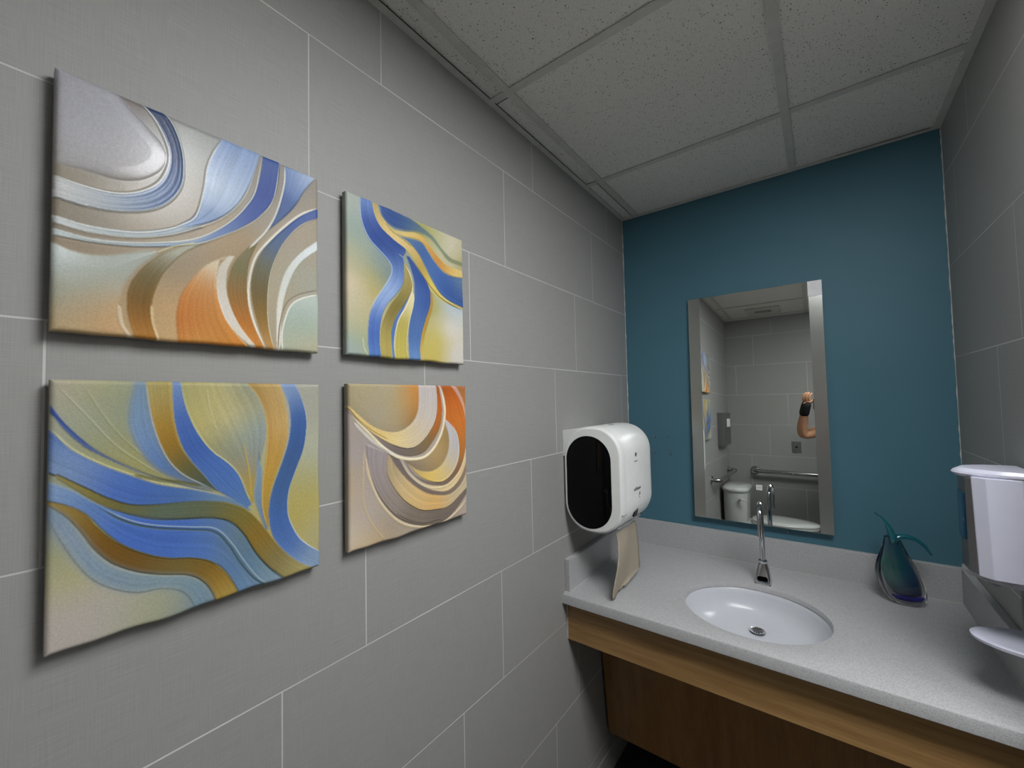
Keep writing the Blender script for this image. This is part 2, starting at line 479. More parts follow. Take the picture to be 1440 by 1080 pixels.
# bowl
DX, DY, DZ = 0.574, -0.372, CZ-0.098
prof = [(1.02, -0.0165), (0.995, -0.020), (0.97, -0.035), (0.93, -0.056), (0.85, -0.077), (0.70, -0.091), (0.50, -0.0965), (0.30, -0.098)]
bm = bmesh.new(); rings = []
for i, (s, z) in enumerate(prof):
    q = max(0, (1-s))/0.7; q = min(1, q)
    cx_ = ECX+(DX-ECX)*q; cy_ = ECY+(DY-ECY)*q
    rings.append([(cx_+EA*s*math.cos(a)*(1), cy_+EB*s*math.sin(a), CZ+z) for a in angs])
rings.append([(DX+0.045*math.cos(a), DY+0.045*math.sin(a), DZ) for a in angs])
rings.append([(DX+0.021*math.cos(a), DY+0.021*math.sin(a), DZ-0.004) for a in angs])
inner = rings
outer = [[(p[0], p[1], p[2]-0.008) for p in rg] for rg in reversed(rings)]
outer[-1] = [(ECX+(EA*1.02+0.006)*math.cos(a), ECY+(EB*1.02+0.006)*math.sin(a), CZ-0.030) for a in angs]
vr = loft(bm, inner+outer, True, False)
for i in range(len(angs)):
    j = (i+1) % len(angs); bm.faces.new((vr[-1][i], vr[-1][j], vr[0][j], vr[0][i]))
bowl = place(new_obj('sink_bowl', bm, M['bowl'], smooth=True, angle=50), vt)
bm = bmesh.new()
lathe(bm, [(0.001, DZ-0.0035), (0.017, DZ-0.003), (0.0235, DZ-0.0005), (0.025, DZ+0.0015), (0.0235, DZ+0.0025), (0.019, DZ+0.001), (0.001, DZ+0.0008)], DX, DY, 40)
ds = new_obj('drain_strainer', bm, M['chrome'], smooth=True); ds.parent = bowl
bm = bmesh.new()
for gx in range(-2, 3):
    for gy in range(-2, 3):
        if gx*gx+gy*gy > 6: continue
        lathe(bm, [(0.0021, DZ+0.0010), (0.0021, DZ+0.0016)], DX+gx*0.0062+(gy % 2)*0.0031-0.0015, DY+gy*0.0056, 12)
o = new_obj('drain_hole', bm, M['black']); o.parent = bowl

# wooden apron and slanted knee panel
vb = empty('vanity_base', (W/2, -0.5, 0.18), 'maple laminate vanity base with straight apron and slanted knee panel under the counter', 'vanity')
place(new_obj('apron', BX(0.003, W-0.003, -0.652, -0.634, ZB-1.602, CZ-CT-0.0006), M['maple'], bevel=0.001), vb)
place(new_obj('mounting_rail', BX(0.02, W-0.02, -0.03, -0.001, CZ-CT-0.09, CZ-CT-0.001), M['maple_dark']), vb)
bm = bmesh.new()
pr = [(-0.424, 0.745), (-0.406, 0.745), (-0.338, ZB-2.117), (-0.356, ZB-2.117)]
prism(bm, pr, 0.012, W-0.003, 'x')
place(new_obj('knee_panel', bm, M['maple_dark'], bevel=0.001), vb)
bm = bmesh.new(); box(bm, 0.03, W-0.03, -0.335, -0.318, ZB-2.112, 0.70); place(new_obj('support_panel', bm, M['maple_dark']), vb)
place(new_obj('caulk_line', BX(0.0, 0.003, -0.6525, -0.648, ZB-1.600, CZ-CT-0.002), M['caulk']), vb)

# ------------------------------------------------------------------ faucet
FX, FY = 0.578, -0.185
CZ += 0.0004
ft = empty('faucet', (FX, FY, CZ), 'chrome gooseneck sensor faucet behind the oval sink', 'faucet')
def rr(cx, cy, hx, hy, rc, z, n=6):
    out = []
    for (sx, sy, a0) in ((1, 1, 0), (-1, 1, 90), (-1, -1, 180), (1, -1, 270)):
        for k in range(n+1):
            a = math.radians(a0+90*k/n)
            out.append((cx+sx*(hx-rc)+rc*math.cos(a), cy+sy*(hy-rc)+rc*math.sin(a), z))
    return out
bm = bmesh.new()
rg = [rr(FX, FY-0.004, 0.0265, 0.030, 0.009, CZ), rr(FX, FY-0.004, 0.0268, 0.030, 0.010, CZ+0.006), rr(FX, FY-0.003, 0.0245, 0.0275, 0.011, CZ+0.022),
      rr(FX, FY-0.001, 0.0205, 0.0225, 0.012, CZ+0.045), rr(FX, FY, 0.0165, 0.0175, 0.012, CZ+0.062), rr(FX, FY, 0.0135, 0.0138, 0.0125, CZ+0.070), rr(FX, FY, 0.0130, 0.0130, 0.0125, CZ+0.074)]
loft(bm, rg)
place(new_obj('faucet_base', bm, M['chrome'], smooth=True, angle=50), ft)
place(new_obj('base_gasket', BX(FX-0.0262, FX+0.0262, FY-0.0336, FY+0.0256, CZ, CZ+0.0025), M['black'], bevel=0.001), ft)
bm = bmesh.new(); lathe(bm, [(0.0140, CZ+0.070), (0.0155, CZ+0.073), (0.0155, CZ+0.078), (0.0125, CZ+0.081)], FX, FY, 28); place(new_obj('collar', bm, M['chrome'], smooth=True), ft)
dirv = Vector((0.07, -1, 0)).normalized()
R_ = 0.047; ztop = ZB-1.118
pts = [(FX, FY, CZ+0.076), (FX, FY, CZ+0.12), (FX, FY, ztop-R_-0.02)]
for k in range(0, 19):
    a = math.radians(180-k*10.5)
    q = Vector((FX, FY, ztop-R_-0.009))+dirv*(R_+R_*math.cos(a))+Vector((0, 0, R_*math.sin(a))); pts.append(tuple(q))
pe = Vector(pts[-1]); de = (pe-Vector(pts[-2])).normalized()
pts += [tuple(pe+de*0.02), tuple(pe+de*0.040)]
bm = bmesh.new(); tube(bm, pts, [0.0088]*len(pts), 22); place(new_obj('spout', bm, M['chrome'], smooth=True), ft)
pe = Vector(pts[-1])
bm = bmesh.new(); tube(bm, [pe-de*0.004, pe+de*0.012], 0.0101, 22); place(new_obj('aerator', bm, M['chrome'], smooth=True), ft)
bm = bmesh.new()
tl = [rr(0, 0, 0.0175, 0.0085, 0.008, 0), rr(0, 0, 0.0175, 0.0085, 0.008, 0.002)]
mt = Matrix.Translation((FX, FY-0.0322, CZ+0.0205)) @ Matrix.Rotation(math.radians(80), 4, 'X')
loft(bm, [[tuple(mt @ Vector(p)) for p in rg_] for rg_ in tl])
place(new_obj('sensor_window', bm, M['black_gloss'], smooth=True), ft)

CZ -= 0.0004
# ------------------------------------------------------------------ mirror
MX0, MX1 = 0.306, 0.797; MZ0, MZ1 = ZB-1.259, ZB-0.286
mc = ((MX0+MX1)/2, -0.02, (MZ0+MZ1)/2)
mr = empty('mirror', mc, 'tall frameless wall mirror with frosted side strips on the teal wall', 'mirror')
mr.rotation_euler = (math.radians(-1.0), 0, math.radians(0.3))
hw, hh = (MX1-MX0)/2, (MZ1-MZ0)/2
def child(name, bm, mat, parent, **kw):
    o = new_obj(name, bm, mat, **kw); o.parent = parent; return o
child('mirror_glass', BX(-hw, hw, 0.0, 0.005, -hh, hh), M['mirror'], mr)
bm = bmesh.new()
for a in ((-hw-0.0012, -hw, -hh, hh), (hw, hw+0.0012, -hh, hh), (-hw-0.0012, hw+0.0012, -hh-0.0012, -hh), (-hw-0.0012, hw+0.0012, hh, hh+0.0012)):
    box(bm, a[0], a[1], -0.0006, 0.0052, a[2], a[3])
child('glass_edge', bm, M['glass_edge'], mr)
child('back_frame', BX(-hw+0.03, hw-0.03, 0.005, 0.0105, -hh+0.03, hh-0.03), M['black'], mr)
bm = bmesh.new()
vs = [(-hw, -hh), (-hw+0.045, -hh), (-hw+0.047, hh), (-hw, hh)]
loft(bm, [[(p[0], -0.0006, p[1]) for p in vs], [(p[0], 0.0, p[1]) for p in vs]]); child('frosted_strip', bm, M['strip'], mr)
bm = bmesh.new()
vs = [(hw-0.041, -hh), (hw, -hh), (hw, hh), (hw-0.043, hh)]
loft(bm, [[(p[0], -0.0006, p[1]) for p in vs], [(p[0], 0.0, p[1]) for p in vs]]); child('frosted_strip', bm, M['strip'], mr)
bm = BX(hw-0.0445, hw+0.0005, -0.0016, -0.0007, hh-0.060, hh+0.0005); o = child('white_square', bm, M['white_paper'], mr); o['label'] = 'white square on the upper right corner'  # plain white square laid over the top of the right strip
bx_, bz_ = 0.5585-mc[0], ZB-1.1075-mc[2]
bm = bmesh.new(); loft(bm, [[(p[0], -0.0009, p[1]) for p in rr(bx_, bz_, 0.0105, 0.0105, 0.003, 0)], [(p[0], -0.0001, p[1]) for p in rr(bx_, bz_, 0.0105, 0.0105, 0.003, 0)]])
btn = child('touch_button', bm, M['white_paper'], mr)
bm = bmesh.new()
def arc_ring(bm, cx, cz, r0, r1, a0, a1, y0, y1, n=18):
    rings = []
    for k in range(n+1):
        a = math.radians(a0+(a1-a0)*k/n); c, s = math.cos(a), math.sin(a)
        rings.append([(cx+r0*c, y0, cz+r0*s), (cx+r1*c, y0, cz+r1*s), (cx+r1*c, y1, cz+r1*s), (cx+r0*c, y1, cz+r0*s)])
    loft(bm, rings)
arc_ring(bm, bx_-0.0038, bz_, 0.0022, 0.0036, 0, 359, -0.0013, -0.0009)
arc_ring(bm, bx_+0.0038, bz_, 0.0022, 0.0036, 0, 359, -0.0013, -0.0009)
arc_ring(bm, bx_, bz_, 0.0076, 0.0088, 20, 160, -0.0013, -0.0009); arc_ring(bm, bx_, bz_, 0.0076, 0.0088, 200, 340, -0.0013, -0.0009)
child('button_icon', bm, M['print'], btn)

# loose screw anchors left in the teal wall
def anchor(x, z, label, grp):
    bm = bmesh.new()
    lathe(bm, [(0.0045, 0.0), (0.0047, -0.001), (0.0036, -0.0024), (0.0018, -0.0026)], x, z, 20, 'y')
    t = empty('screw_anchor', (x, 0, z), label, 'screw anchor', grp)
    place(new_obj('anchor_socket', bm, M['black'], smooth=True), t)
    bm = bmesh.new(); lathe(bm, [(0.0020, -0.0024), (0.0019, -0.0034), (0.0008, -0.0040)], x-0.0006, z+0.0006, 14, 'y')
    place(new_obj('screw', bm, M['white_paper'], smooth=True), t)
G = 'screw anchors in the teal wall'
anchor(0.128, ZB-0.915, 'upper left of the four small screw anchors beside the towel dispenser', G)
anchor(0.190, ZB-0.913, 'upper right of the four small screw anchors beside the towel dispenser', G)
anchor(0.121, ZB-0.991, 'lower left of the four small screw anchors beside the towel dispenser', G)
anchor(0.198, ZB-0.993, 'lower right of the four small screw anchors beside the towel dispenser', G)
anchor(0.651, ZB-1.280, 'small single screw anchor just below the mirror', G)

# ------------------------------------------------------------------ paper towel dispenser (left wall)
PY0, PY1 = -0.655, -0.340
def stad(x0, x1, z0, z1, rt, rb, n=14, sq=False):
    """side profile (x,z). sq: square corner at the wall on top"""
    out = []
    def arc(cx, cz, r, a0, a1):
        for k in range(n+1):
            a = math.radians(a0+(a1-a0)*k/n); out.append((cx+r*math.cos(a), cz+r*math.sin(a)))
    arc(x1-rt, z1-rt, rt, 0, 90)
    if sq: out.append((x0+0.01, z1-0.012)); out.append((x0, z1-0.018))
    else: arc(x0+rt, z1-rt, rt, 90, 180)
    arc(x0+rb, z0+rb, rb, 180, 270)
    arc(x1-rb, z0+rb, rb, 270, 360)
    return out
pd = empty('paper_towel_dispenser', (0.0, -0.497, ZB-1.20), 'rounded grey-white paper towel dispenser with black oval window', 'towel dispenser')
zt, zb = ZB-0.828, ZB-1.200
full = stad(0.004, 0.228, zb, zt, 0.100, 0.098, sq=False)
sqp = stad(0.0, 0.228, zb, zt, 0.100, 0.098, sq=True)
def scale_prof(p, d, c=(0.114, (zt+zb)/2)):
    out = []
    for (x, z) in p:
        sx = 1-d/0.112; sz = 1-d/0.186
        out.append((c[0]+(x-c[0])*sx, c[1]+(z-c[1])*sz))
    return out
# end ring (towards the camera)
bm = bmesh.new()
loft(bm, [[(p[0], PY0+0.004, p[1]) for p in scale_prof(full, 0.0035)], [(p[0], PY0+0.0075, p[1]) for p in full], [(p[0], PY0+0.036, p[1]) for p in full]])
place(new_obj('end_ring', bm, M['dispenser_edge'], smooth=True, angle=50), pd)
# flat oval bezel
bm = bmesh.new(); a_ = scale_prof(full, 0.003); 
wprof = stad(0.017, 0.190, ZB-1.186, ZB-0.860, 0.086, 0.086)
loft(bm, [[(p[0], PY0+0.004, p[1]) for p in a_], [(p[0], PY0, p[1]) for p in scale_prof(full, 0.007)], [(p[0], PY0, p[1]) for p in scale_prof(full, 0.009)]], True, True)
place(new_obj('end_bezel', bm, M['dispenser'], smooth=True, angle=60), pd)
bm = bmesh.new()
loft(bm, [[(p[0], PY0-0.0016, p[1]) for p in scale_prof(wprof, 0.0012, (0.1035, ZB-1.023))], [(p[0], PY0-0.001, p[1]) for p in wprof], [(p[0], PY0+0.001, p[1]) for p in wprof]])
place(new_obj('oval_window', bm, M['black_gloss'], smooth=True, angle=50), pd)
# wrap-around cover
bm = bmesh.new()
cv = [[(p[0], y, p[1]) for p in scale_prof(full, s)] for y, s in ((PY0+0.036, 0.0012), (PY0+0.040, 0.0), (PY1-0.035, 0.0), (PY1-0.012, 0.004), (PY1-0.002, 0.014), (PY1, 0.03))]
loft(bm, cv)
place(new_obj('cover', bm, M['dispenser'], smooth=True, angle=50), pd)
# square back housing at the wall
bm = bmesh.new()
prism(bm, [(0.0, zt-0.015), (0.10, zt-0.002), (0.10, zt-0.05), (0.03, zt-0.11), (0.0, zt-0.11)], PY0+0.003, PY1-0.02, 'y')
place(new_obj('back_housing', bm, M['dispenser_edge'], bevel=0.002), pd)
place(new_obj('seam', BX(0.190, 0.2285, PY0+0.0035, PY0+0.0365, ZB-1.126, ZB-1.1248), M['soap_band']), pd)
# lower tear edge, sensor opening, latch
bm = bmesh.new(); prism(bm, [(0.150, zb-0.001), (0.186, zb+0.018), (0.191, zb+0.012), (0.160, zb-0.008)], PY0+0.045, PY1-0.045, 'y')
place(new_obj('tear_bar', bm, M['soap_band'], bevel=0.002), pd)
bm = bmesh.new(); prism(bm, [(0.140, zb+0.002), (0.185, zb+0.018), (0.188, zb+0.010), (0.145, zb-0.008)], PY0+0.05, PY1-0.035, 'y')
place(new_obj('paper_slot', bm, M['black']), pd)
bm = bmesh.new()
loft(bm, [[(0.2135, -0.535, zb+0.045), (0.2135, -0.500, zb+0.045), (0.220, -0.500, zb+0.068), (0.220, -0.535, zb+0.060)],
          [(0.2185, -0.535, zb+0.042), (0.2185, -0.500, zb+0.042), (0.2245, -0.500, zb+0.068), (0.2245, -0.535, zb+0.060)]])
place(new_obj('sensor_window', bm, M['black_gloss']), pd)
bm = bmesh.new(); lathe(bm, [(0.010, zt-0.001), (0.010, zt+0.0015), (0.008, zt+0.002)], 0.135, -0.52, 20); place(new_obj('lock_button', bm, M['soap_band'], smooth=True), pd)

def text_mesh(name, s, size, mtx, mat, parent, depth=0.0002):
    cu = bpy.data.curves.new(name, 'FONT'); cu.body = s; cu.size = size; cu.extrude = depth; cu.align_x = 'CENTER'; cu.align_y = 'CENTER'
    tmp = bpy.data.objects.new(name, cu); COL.objects.link(tmp)
    bpy.context.view_layer.update()
    me = bpy.data.meshes.new_from_object(tmp)
    bpy.data.objects.remove(tmp); 
    me.transform(mtx); me.materials.clear(); me.materials.append(mat)
    o = bpy.data.objects.new(name, me); COL.objects.link(o); place(o, parent); return o
# text basis on a +x facing surface: reading direction = +y, up = +z
TX = Matrix(((0, 0, 1, 0), (1, 0, 0, 0), (0, 1, 0, 0), (0, 0, 0, 1)))
def onface(y, z, x=0.2288): return Matrix.Translation((x, y, z)) @ TX
text_mesh('lettering', 'enMotion', 0.017, onface(-0.515, ZB-1.057), M['print'], pd)
text_mesh('lettering', 'georgia pacific', 0.0052, onface(-0.520, ZB-0.957), M['print'], pd)
text_mesh('lettering', 'press', 0.006, onface(-0.520, ZB-1.103, 0.2275), M['print'], pd)
bm = bmesh.new()
def disc_yz(bm, y, z, r0, r1, a0, a1, x0, x1, n=20):
    rings = []
    for k in range(n+1):
        a = math.radians(a0+(a1-a0)*k/n); c, s = math.cos(a), math.sin(a)
        rings.append([(x0, y+r0*c, z+r0*s), (x0, y+r1*c, z+r1*s), (x1, y+r1*c, z+r1*s), (x1, y+r0*c, z+r0*s)])
    loft(bm, rings)
disc_yz(bm, -0.520, ZB-0.935, 0.0035, 0.0085, -60, 220, 0.2283, 0.2290); disc_yz(bm, -0.520, ZB-0.930, 0.0002, 0.0028, 0, 359, 0.2283, 0.2290)
place(new_obj('emblem', bm, M['print']), pd)
bm = bmesh.new()   # hand pictogram
disc_yz(bm, -0.492, ZB-1.088, 0.0050, 0.0062, 60, 300, 0.2272, 0.2286)
for k in range(3): box(bm, 0.2276, 0.2286, -0.497+k*0.004, -0.4955+k*0.004, ZB-1.083, ZB-1.074+0.002*k)
place(new_obj('pictogram', bm, M['print']), pd)

# hanging paper
pw = bmesh.new(); rows = 26; cols = 14
grid = []
for i in range(rows+1):
    t_ = i/rows; row_ = []
    for j in range(cols+1):
        s = j/cols
        y0 = np.interp(t_, [0, .12, .3, .5, .7, .85, .95, 1], [-0.590, -0.588, -0.600, -0.622, -0.645, -0.655, -0.652, -0.625])
        y1 = np.interp(t_, [0, .15, .4, .6, .75, .85, 1], [-0.395, -0.385, -0.385, -0.388, -0.385, -0.385, -0.52])
        y = y0+(y1-y0)*s
        z = ZB-1.208-0.216*t_
        if t_ > 0.85: z = ZB-1.208-0.216*(0.85+(t_-0.85)*(1-0.55*s)) + 0.004*math.sin(s*19)*(t_-0.85)/0.15*(1 if s > .3 else 0.2)
        z = max(z, CZ+0.003)
        x = 0.172+0.010*math.sin(t_*3.0)+0.006*math.sin(s*4+t_*3)+0.012*max(0, t_-0.7)
        row_.append(pw.verts.new((x, y, z)))
    grid.append(row_)
for i in range(rows):
    for j in range(cols): pw.faces.new((grid[i][j], grid[i][j+1], grid[i+1][j+1], grid[i+1][j]))
o = new_obj('paper_towel', pw, M['paper'], smooth=True, angle=180)
md = o.modifiers.new('Solid', 'SOLIDIFY'); md.thickness = 0.0006
tag(o, 'torn brown paper towel hanging from the dispenser down to the counter', 'paper towel')

# ------------------------------------------------------------------ vase
vx, vy = 0.976, -0.114
def vase():
    t = empty('glass_vase', (vx, vy, CZ), 'teardrop blue-green art glass vase with two curled horns', 'vase')
    VZ = CZ+0.0004
    def L(p):        # local drawing plane (u right, h up) -> faces the camera side
        a = math.radians(6)
        return (vx+p[0]*math.cos(a), vy+p[0]*math.sin(a)+p[2], VZ+p[1]*0.95)
    def body(prof, dscale, n=40):
        rings = []
        for (cx_, h, rx, ry) in prof:
            rings.append([L((cx_+rx*math.cos(2*math.pi*k/n), h, ry*math.sin(2*math.pi*k/n))) for k in range(n)])
        return rings
    outer = [(0.004, 0.0, 0.022, 0.015), (0.004, 0.002, 0.037, 0.024), (0.001, 0.012, 0.0475, 0.031), (-0.003, 0.034, 0.0560, 0.037), (-0.009, 0.066, 0.0600, 0.040),
             (-0.016, 0.098, 0.0590, 0.039), (-0.021, 0.130, 0.0510, 0.034), (-0.0235, 0.160, 0.0400, 0.027), (-0.0245, 0.186, 0.0305, 0.021), (-0.026, 0.210, 0.0235, 0.016),
             (-0.0265, 0.226, 0.0200, 0.0135)]
    pr = catmull([(a, b, c, d) for a, b, c, d in outer], 4)
    bm = bmesh.new(); loft(bm, body(pr, 1)); ob = place(new_obj('clear_body', bm, M['v_clear'], smooth=True, angle=180), t)
    inner = [(0.005, 0.0345, 0.012, 0.007), (0.003, 0.037, 0.028, 0.015), (-0.001, 0.049, 0.0325, 0.020), (-0.008, 0.072, 0.0380, 0.024), (-0.014, 0.098, 0.0385, 0.024),
             (-0.020, 0.126, 0.0345, 0.021), (-0.0225, 0.152, 0.0275, 0.0170), (-0.0240, 0.180, 0.0220, 0.0140), (-0.0250, 0.203, 0.0190, 0.0122), (-0.0255, 0.222, 0.0180, 0.0115)]
    pr = catmull([(a, b, c, d) for a, b, c, d in inner], 4)
    bm = bmesh.new(); loft(bm, body(pr, 1)); place(new_obj('coloured_core', bm, M['v_core'], smooth=True, angle=180), t)
    lower = [(0.006, 0.016, 0.014, 0.008), (0.005, 0.018, 0.027, 0.014), (0.003, 0.028, 0.036, 0.021), (0.002, 0.033, 0.032, 0.018)]
    bm = bmesh.new(); loft(bm, body(lower, 1)); place(new_obj('blue_base_layer', bm, M['v_deep'], smooth=True), t)
    # lip flaring into two horns
    def horn(pts, rad, nm):
        bm = bmesh.new(); P = catmull([tuple(p)+(r[0], r[1]) for p, r in zip(pts, rad)], 6)
        tube(bm, [L(p[:3]) for p in P], [(float(p[3]), float(p[4])) for p in P], 18); place(new_obj(nm, bm, M['v_horn'], smooth=True, angle=180), t)
    horn([(-0.0255, 0.206, 0), (-0.0255, 0.224, 0), (-0.030, 0.243, 0), (-0.036, 0.262, 0.0), (-0.043, 0.277, 0.0), (-0.053, 0.290, 0.0), (-0.068, 0.303, 0)],
         [(0.0185, 0.0125), (0.0215, 0.0125), (0.0165, 0.0100), (0.0090, 0.0070), (0.0048, 0.0045), (0.0034, 0.0034), (0.0032, 0.0032)], 'left_horn')
    horn([(-0.024, 0.206, 0), (-0.014, 0.222, 0), (0.002, 0.228, 0), (0.020, 0.227, 0.0), (0.038, 0.219, 0.0), (0.055, 0.201, 0), (0.068, 0.176, 0)],
         [(0.0160, 0.0120), (0.0125, 0.0105), (0.0095, 0.0090), (0.0078, 0.0075), (0.0060, 0.0058), (0.0046, 0.0046), (0.0034, 0.0034)], 'right_horn')
M['v_clear'] = glass_mat('clear_vase_glass', (0.97, 0.99, 0.99, 1), 0.0, 1.45)
def core_mat():
    t = NT('teal_to_blue_glass'); tc = t.node('ShaderNodeTexCoord'); sp = t.node('ShaderNodeSeparateXYZ'); t.link(tc.outputs['Generated'], sp.inputs[0])
    n = t.noise(t.coord(), 25, 3)
    fx = t.remap(t.math('ADD', sp.outputs[0], t.math('MULTIPLY', n, 0.25)), 0.35, 0.95, 0, 1)
    fz = t.remap(sp.outputs[2], 0.0, 0.30, 0, 1); ft = t.remap(sp.outputs[2], 0.55, 0.85, 0, 1)
    c = t.mix(fx, (0.0, 0.17, 0.16, 1), (0.0, 0.07, 0.20, 1))
    c = t.mix(fz, (0.002, 0.003, 0.05, 1), c); c = t.mix(ft, c, (0.0, 0.11, 0.20, 1))
    t.set(color=c, rough=0.08, trans=0.25, ior=1.5, coat=0.8, coatr=0.02); return t.m
M['v_core'] = core_mat()
M['v_deep'] = simple('cobalt_glass', (16, 14, 150), 0.1, coat=0.5)
M['v_horn'] = simple('teal_horn_glass', (0, 118, 132), 0.06, coat=1.0, trans=0.45)
vase()

# ------------------------------------------------------------------ soap dispenser (right wall)
sd = empty('soap_dispenser', (W, -0.56, ZB-1.30), 'cool white touch-free soap dispenser with drip tray on the right wall', 'soap dispenser')
SX, SY0, SY1 = 1.033, -0.628, -0.500          # front reach, near side, far side
syc = (SY0+SY1)/2
def sprof(d, k=0.0, n=5):
    """horizontal outline (x,y) : rounded nose towards the room, chamfered corners"""
    x0 = SX+d; ya, yb = SY0+d, SY1-d
    return [(W-0.004, yb), (x0+0.045, yb), (x0+0.018, yb-0.004), (x0+0.003, yb-0.018), (x0, syc+0.030), (x0, syc-0.030), (x0+0.008, ya+0.016), (x0+0.028, ya+0.002), (x0+0.045, ya), (x0+0.075, ya), (W-0.004, ya+0.006)]
def slab(prof, z0, z1, inset=0.0): 
    bm = bmesh.new(); prism(bm, prof, z0, z1, 'z'); return bm
zt2, zb2 = ZB-0.925, ZB-1.148
place(new_obj('body_shell', slab(sprof(0.004), zb2+0.004, zt2-0.002), M['soap_grey'], bevel=0.003), sd)
# near white cover : flat face with chamfers
bm = bmesh.new()
cov = [(SX+0.011, SY0+0.022), (SX+0.011, SY0+0.016), (SX+0.030, SY0-0.001), (SX+0.083, SY0-0.003), (SX+0.096, SY0+0.008), (W-0.004, SY0+0.012), (W-0.004, SY0+0.022)]
lower_ = [(SX+0.015+0.0*i, p[1]) if i < 2 else p for i, p in enumerate(cov)]
loft(bm, [[(p[0]+0.004*(i < 3), p[1], zb2+0.002) for i, p in enumerate(cov)], [(p[0], p[1], zt2) for p in cov]])
place(new_obj('white_cover', bm, M['soap_white'], bevel=0.0015), sd)
# cap: long oval
def oval(x_reach, d, z, n=36, yc=syc, hy=0.070):
    out = []
    for k in range(n+1):
        a = math.radians(90+180*k/n); out.append((W-0.004+(W-0.004-x_reach-d)*math.cos(a)*1.0, yc+(hy-d)*math.sin(a), z))
    return out
bm = bmesh.new(); loft(bm, [oval(1.024, 0.004, zt2-0.003), oval(1.021, 0.0, zt2+0.004), oval(1.024, 0.0, zt2+0.009), oval(1.032, 0.004, zt2+0.016)])
place(new_obj('cap', bm, M['soap_white'], smooth=True, angle=25), sd)
bm = bmesh.new(); loft(bm, [oval(1.040, 0.008, zb2-0.012), oval(1.032, 0.002, zb2-0.006), oval(1.030, 0.0, zb2+0.004)])
place(new_obj('lower_band', bm, M['soap_band'], smooth=True, angle=40), sd)
bm = bmesh.new(); box(bm, SX-0.0005, SX+0.006, syc-0.022, syc+0.020, ZB-1.075, ZB-0.965); place(new_obj('level_window', bm, M['soap_blue'], bevel=0.002), sd)
bm = bmesh.new(); box(bm, W-0.012, W, SY0+0.006, SY1-0.006, ZB-1.285, zb2+0.02); place(new_obj('back_plate', bm, M['soap_grey'], bevel=0.003), sd)
bm = bmesh.new(); tube(bm, [(SX+0.045, syc, zb2-0.010), (SX+0.045, syc, zb2-0.026)], 0.012, 20); place(new_obj('nozzle', bm, M['soap_band'], smooth=True), sd)
bm = bmesh.new(); zz = ZB-1.297
loft(bm, [oval(1.044, 0.006, zz-0.006, hy=0.068), oval(1.038, 0.0, zz-0.003, hy=0.068), oval(1.036, 0.0, zz+0.003, hy=0.068), oval(1.040, 0.004, zz+0.006, hy=0.068), oval(1.046, 0.010, zz+0.004, hy=0.068)])
place(new_obj('drip_tray', bm, M['soap_white'], smooth=True, angle=40), sd)

# ------------------------------------------------------------------ things seen only in the mirror
def grab_bar(name_label, a, b, off, wall_n):
    """a,b wall points of the flanges; wall_n unit vector out of the wall"""
    a, b, n = Vector(a), Vector(b), Vector(wall_n); u = (b-a).normalized()
    t = empty('grab_bar', tuple(a), name_label, 'grab bar', 'stainless grab bars around the toilet')
    r_ = 0.045; pts = [a, a+n*(off-r_)]
    for k in range(1, 7):
        q = k/6*math.pi/2; pts.append(a+n*(off-r_+r_*math.sin(q))+u*(r_-r_*math.cos(q)))
    for k in range(5, -1, -1):
        q = k/6*math.pi/2; pts.append(b+n*(off-r_+r_*math.sin(q))-u*(r_-r_*math.cos(q)))
    pts.append(b)
    bm = bmesh.new(); tube(bm, pts, 0.018, 20); place(new_obj('rail', bm, M['steel'], smooth=True, angle=60), t)
    for p in (a, b):
        bm = bmesh.new(); tube(bm, [p, p+n*0.008, p+n*0.0115], [0.040, 0.040, 0.036], 28); place(new_obj('flange', bm, M['steel'], smooth=True, angle=40), t)
grab_bar('long steel grab bar on the wall opposite the mirror, seen in reflection', (0.235, D, 0.918), (1.30, D, 0.918), 0.075, (0, 1, 0))
grab_bar('shorter steel grab bar on the left tiled wall behind the toilet tank', (0, -1.96, 0.916), (0, -2.80, 0.916), 0.075, (1, 0, 0))

sc = empty('seat_cover_dispenser', (0, -2.50, ZB-1.12), 'flat steel seat cover dispenser on the left wall above the toilet, seen in the mirror', 'dispenser')
bm = BX(0.0, 0.055, -2.70, -2.32, ZB-1.115, ZB-0.80); place(new_obj('wall_mounted_case', bm, M['steel_box'], bevel=0.004), sc)
bm = bmesh.new(); box(bm, 0.0545, 0.0575, -2.66, -2.50, ZB-0.94, ZB-0.86); place(new_obj('paper_cover', bm, M['white_paper'], bevel=0.001), sc)

# outlet-like cover plate
op = empty('cover_plate', (0.594, D, ZB-1.137), 'square steel flush sensor plate on the wall behind the camera, seen in the mirror', 'wall plate')
bm = BX(0.557, 0.631, D, D+0.004, ZB-1.192, ZB-1.080); place(new_obj('mounting_plate', bm, M['steel_box'], bevel=0.0015), op)
bm = bmesh.new(); lathe(bm, [(0.010, D+0.003), (0.010, D+0.007), (0.006, D+0.008)], 0.594, ZB-1.135, 20, 'y'); place(new_obj('sensor_eye', bm, M['black'], smooth=True), op)

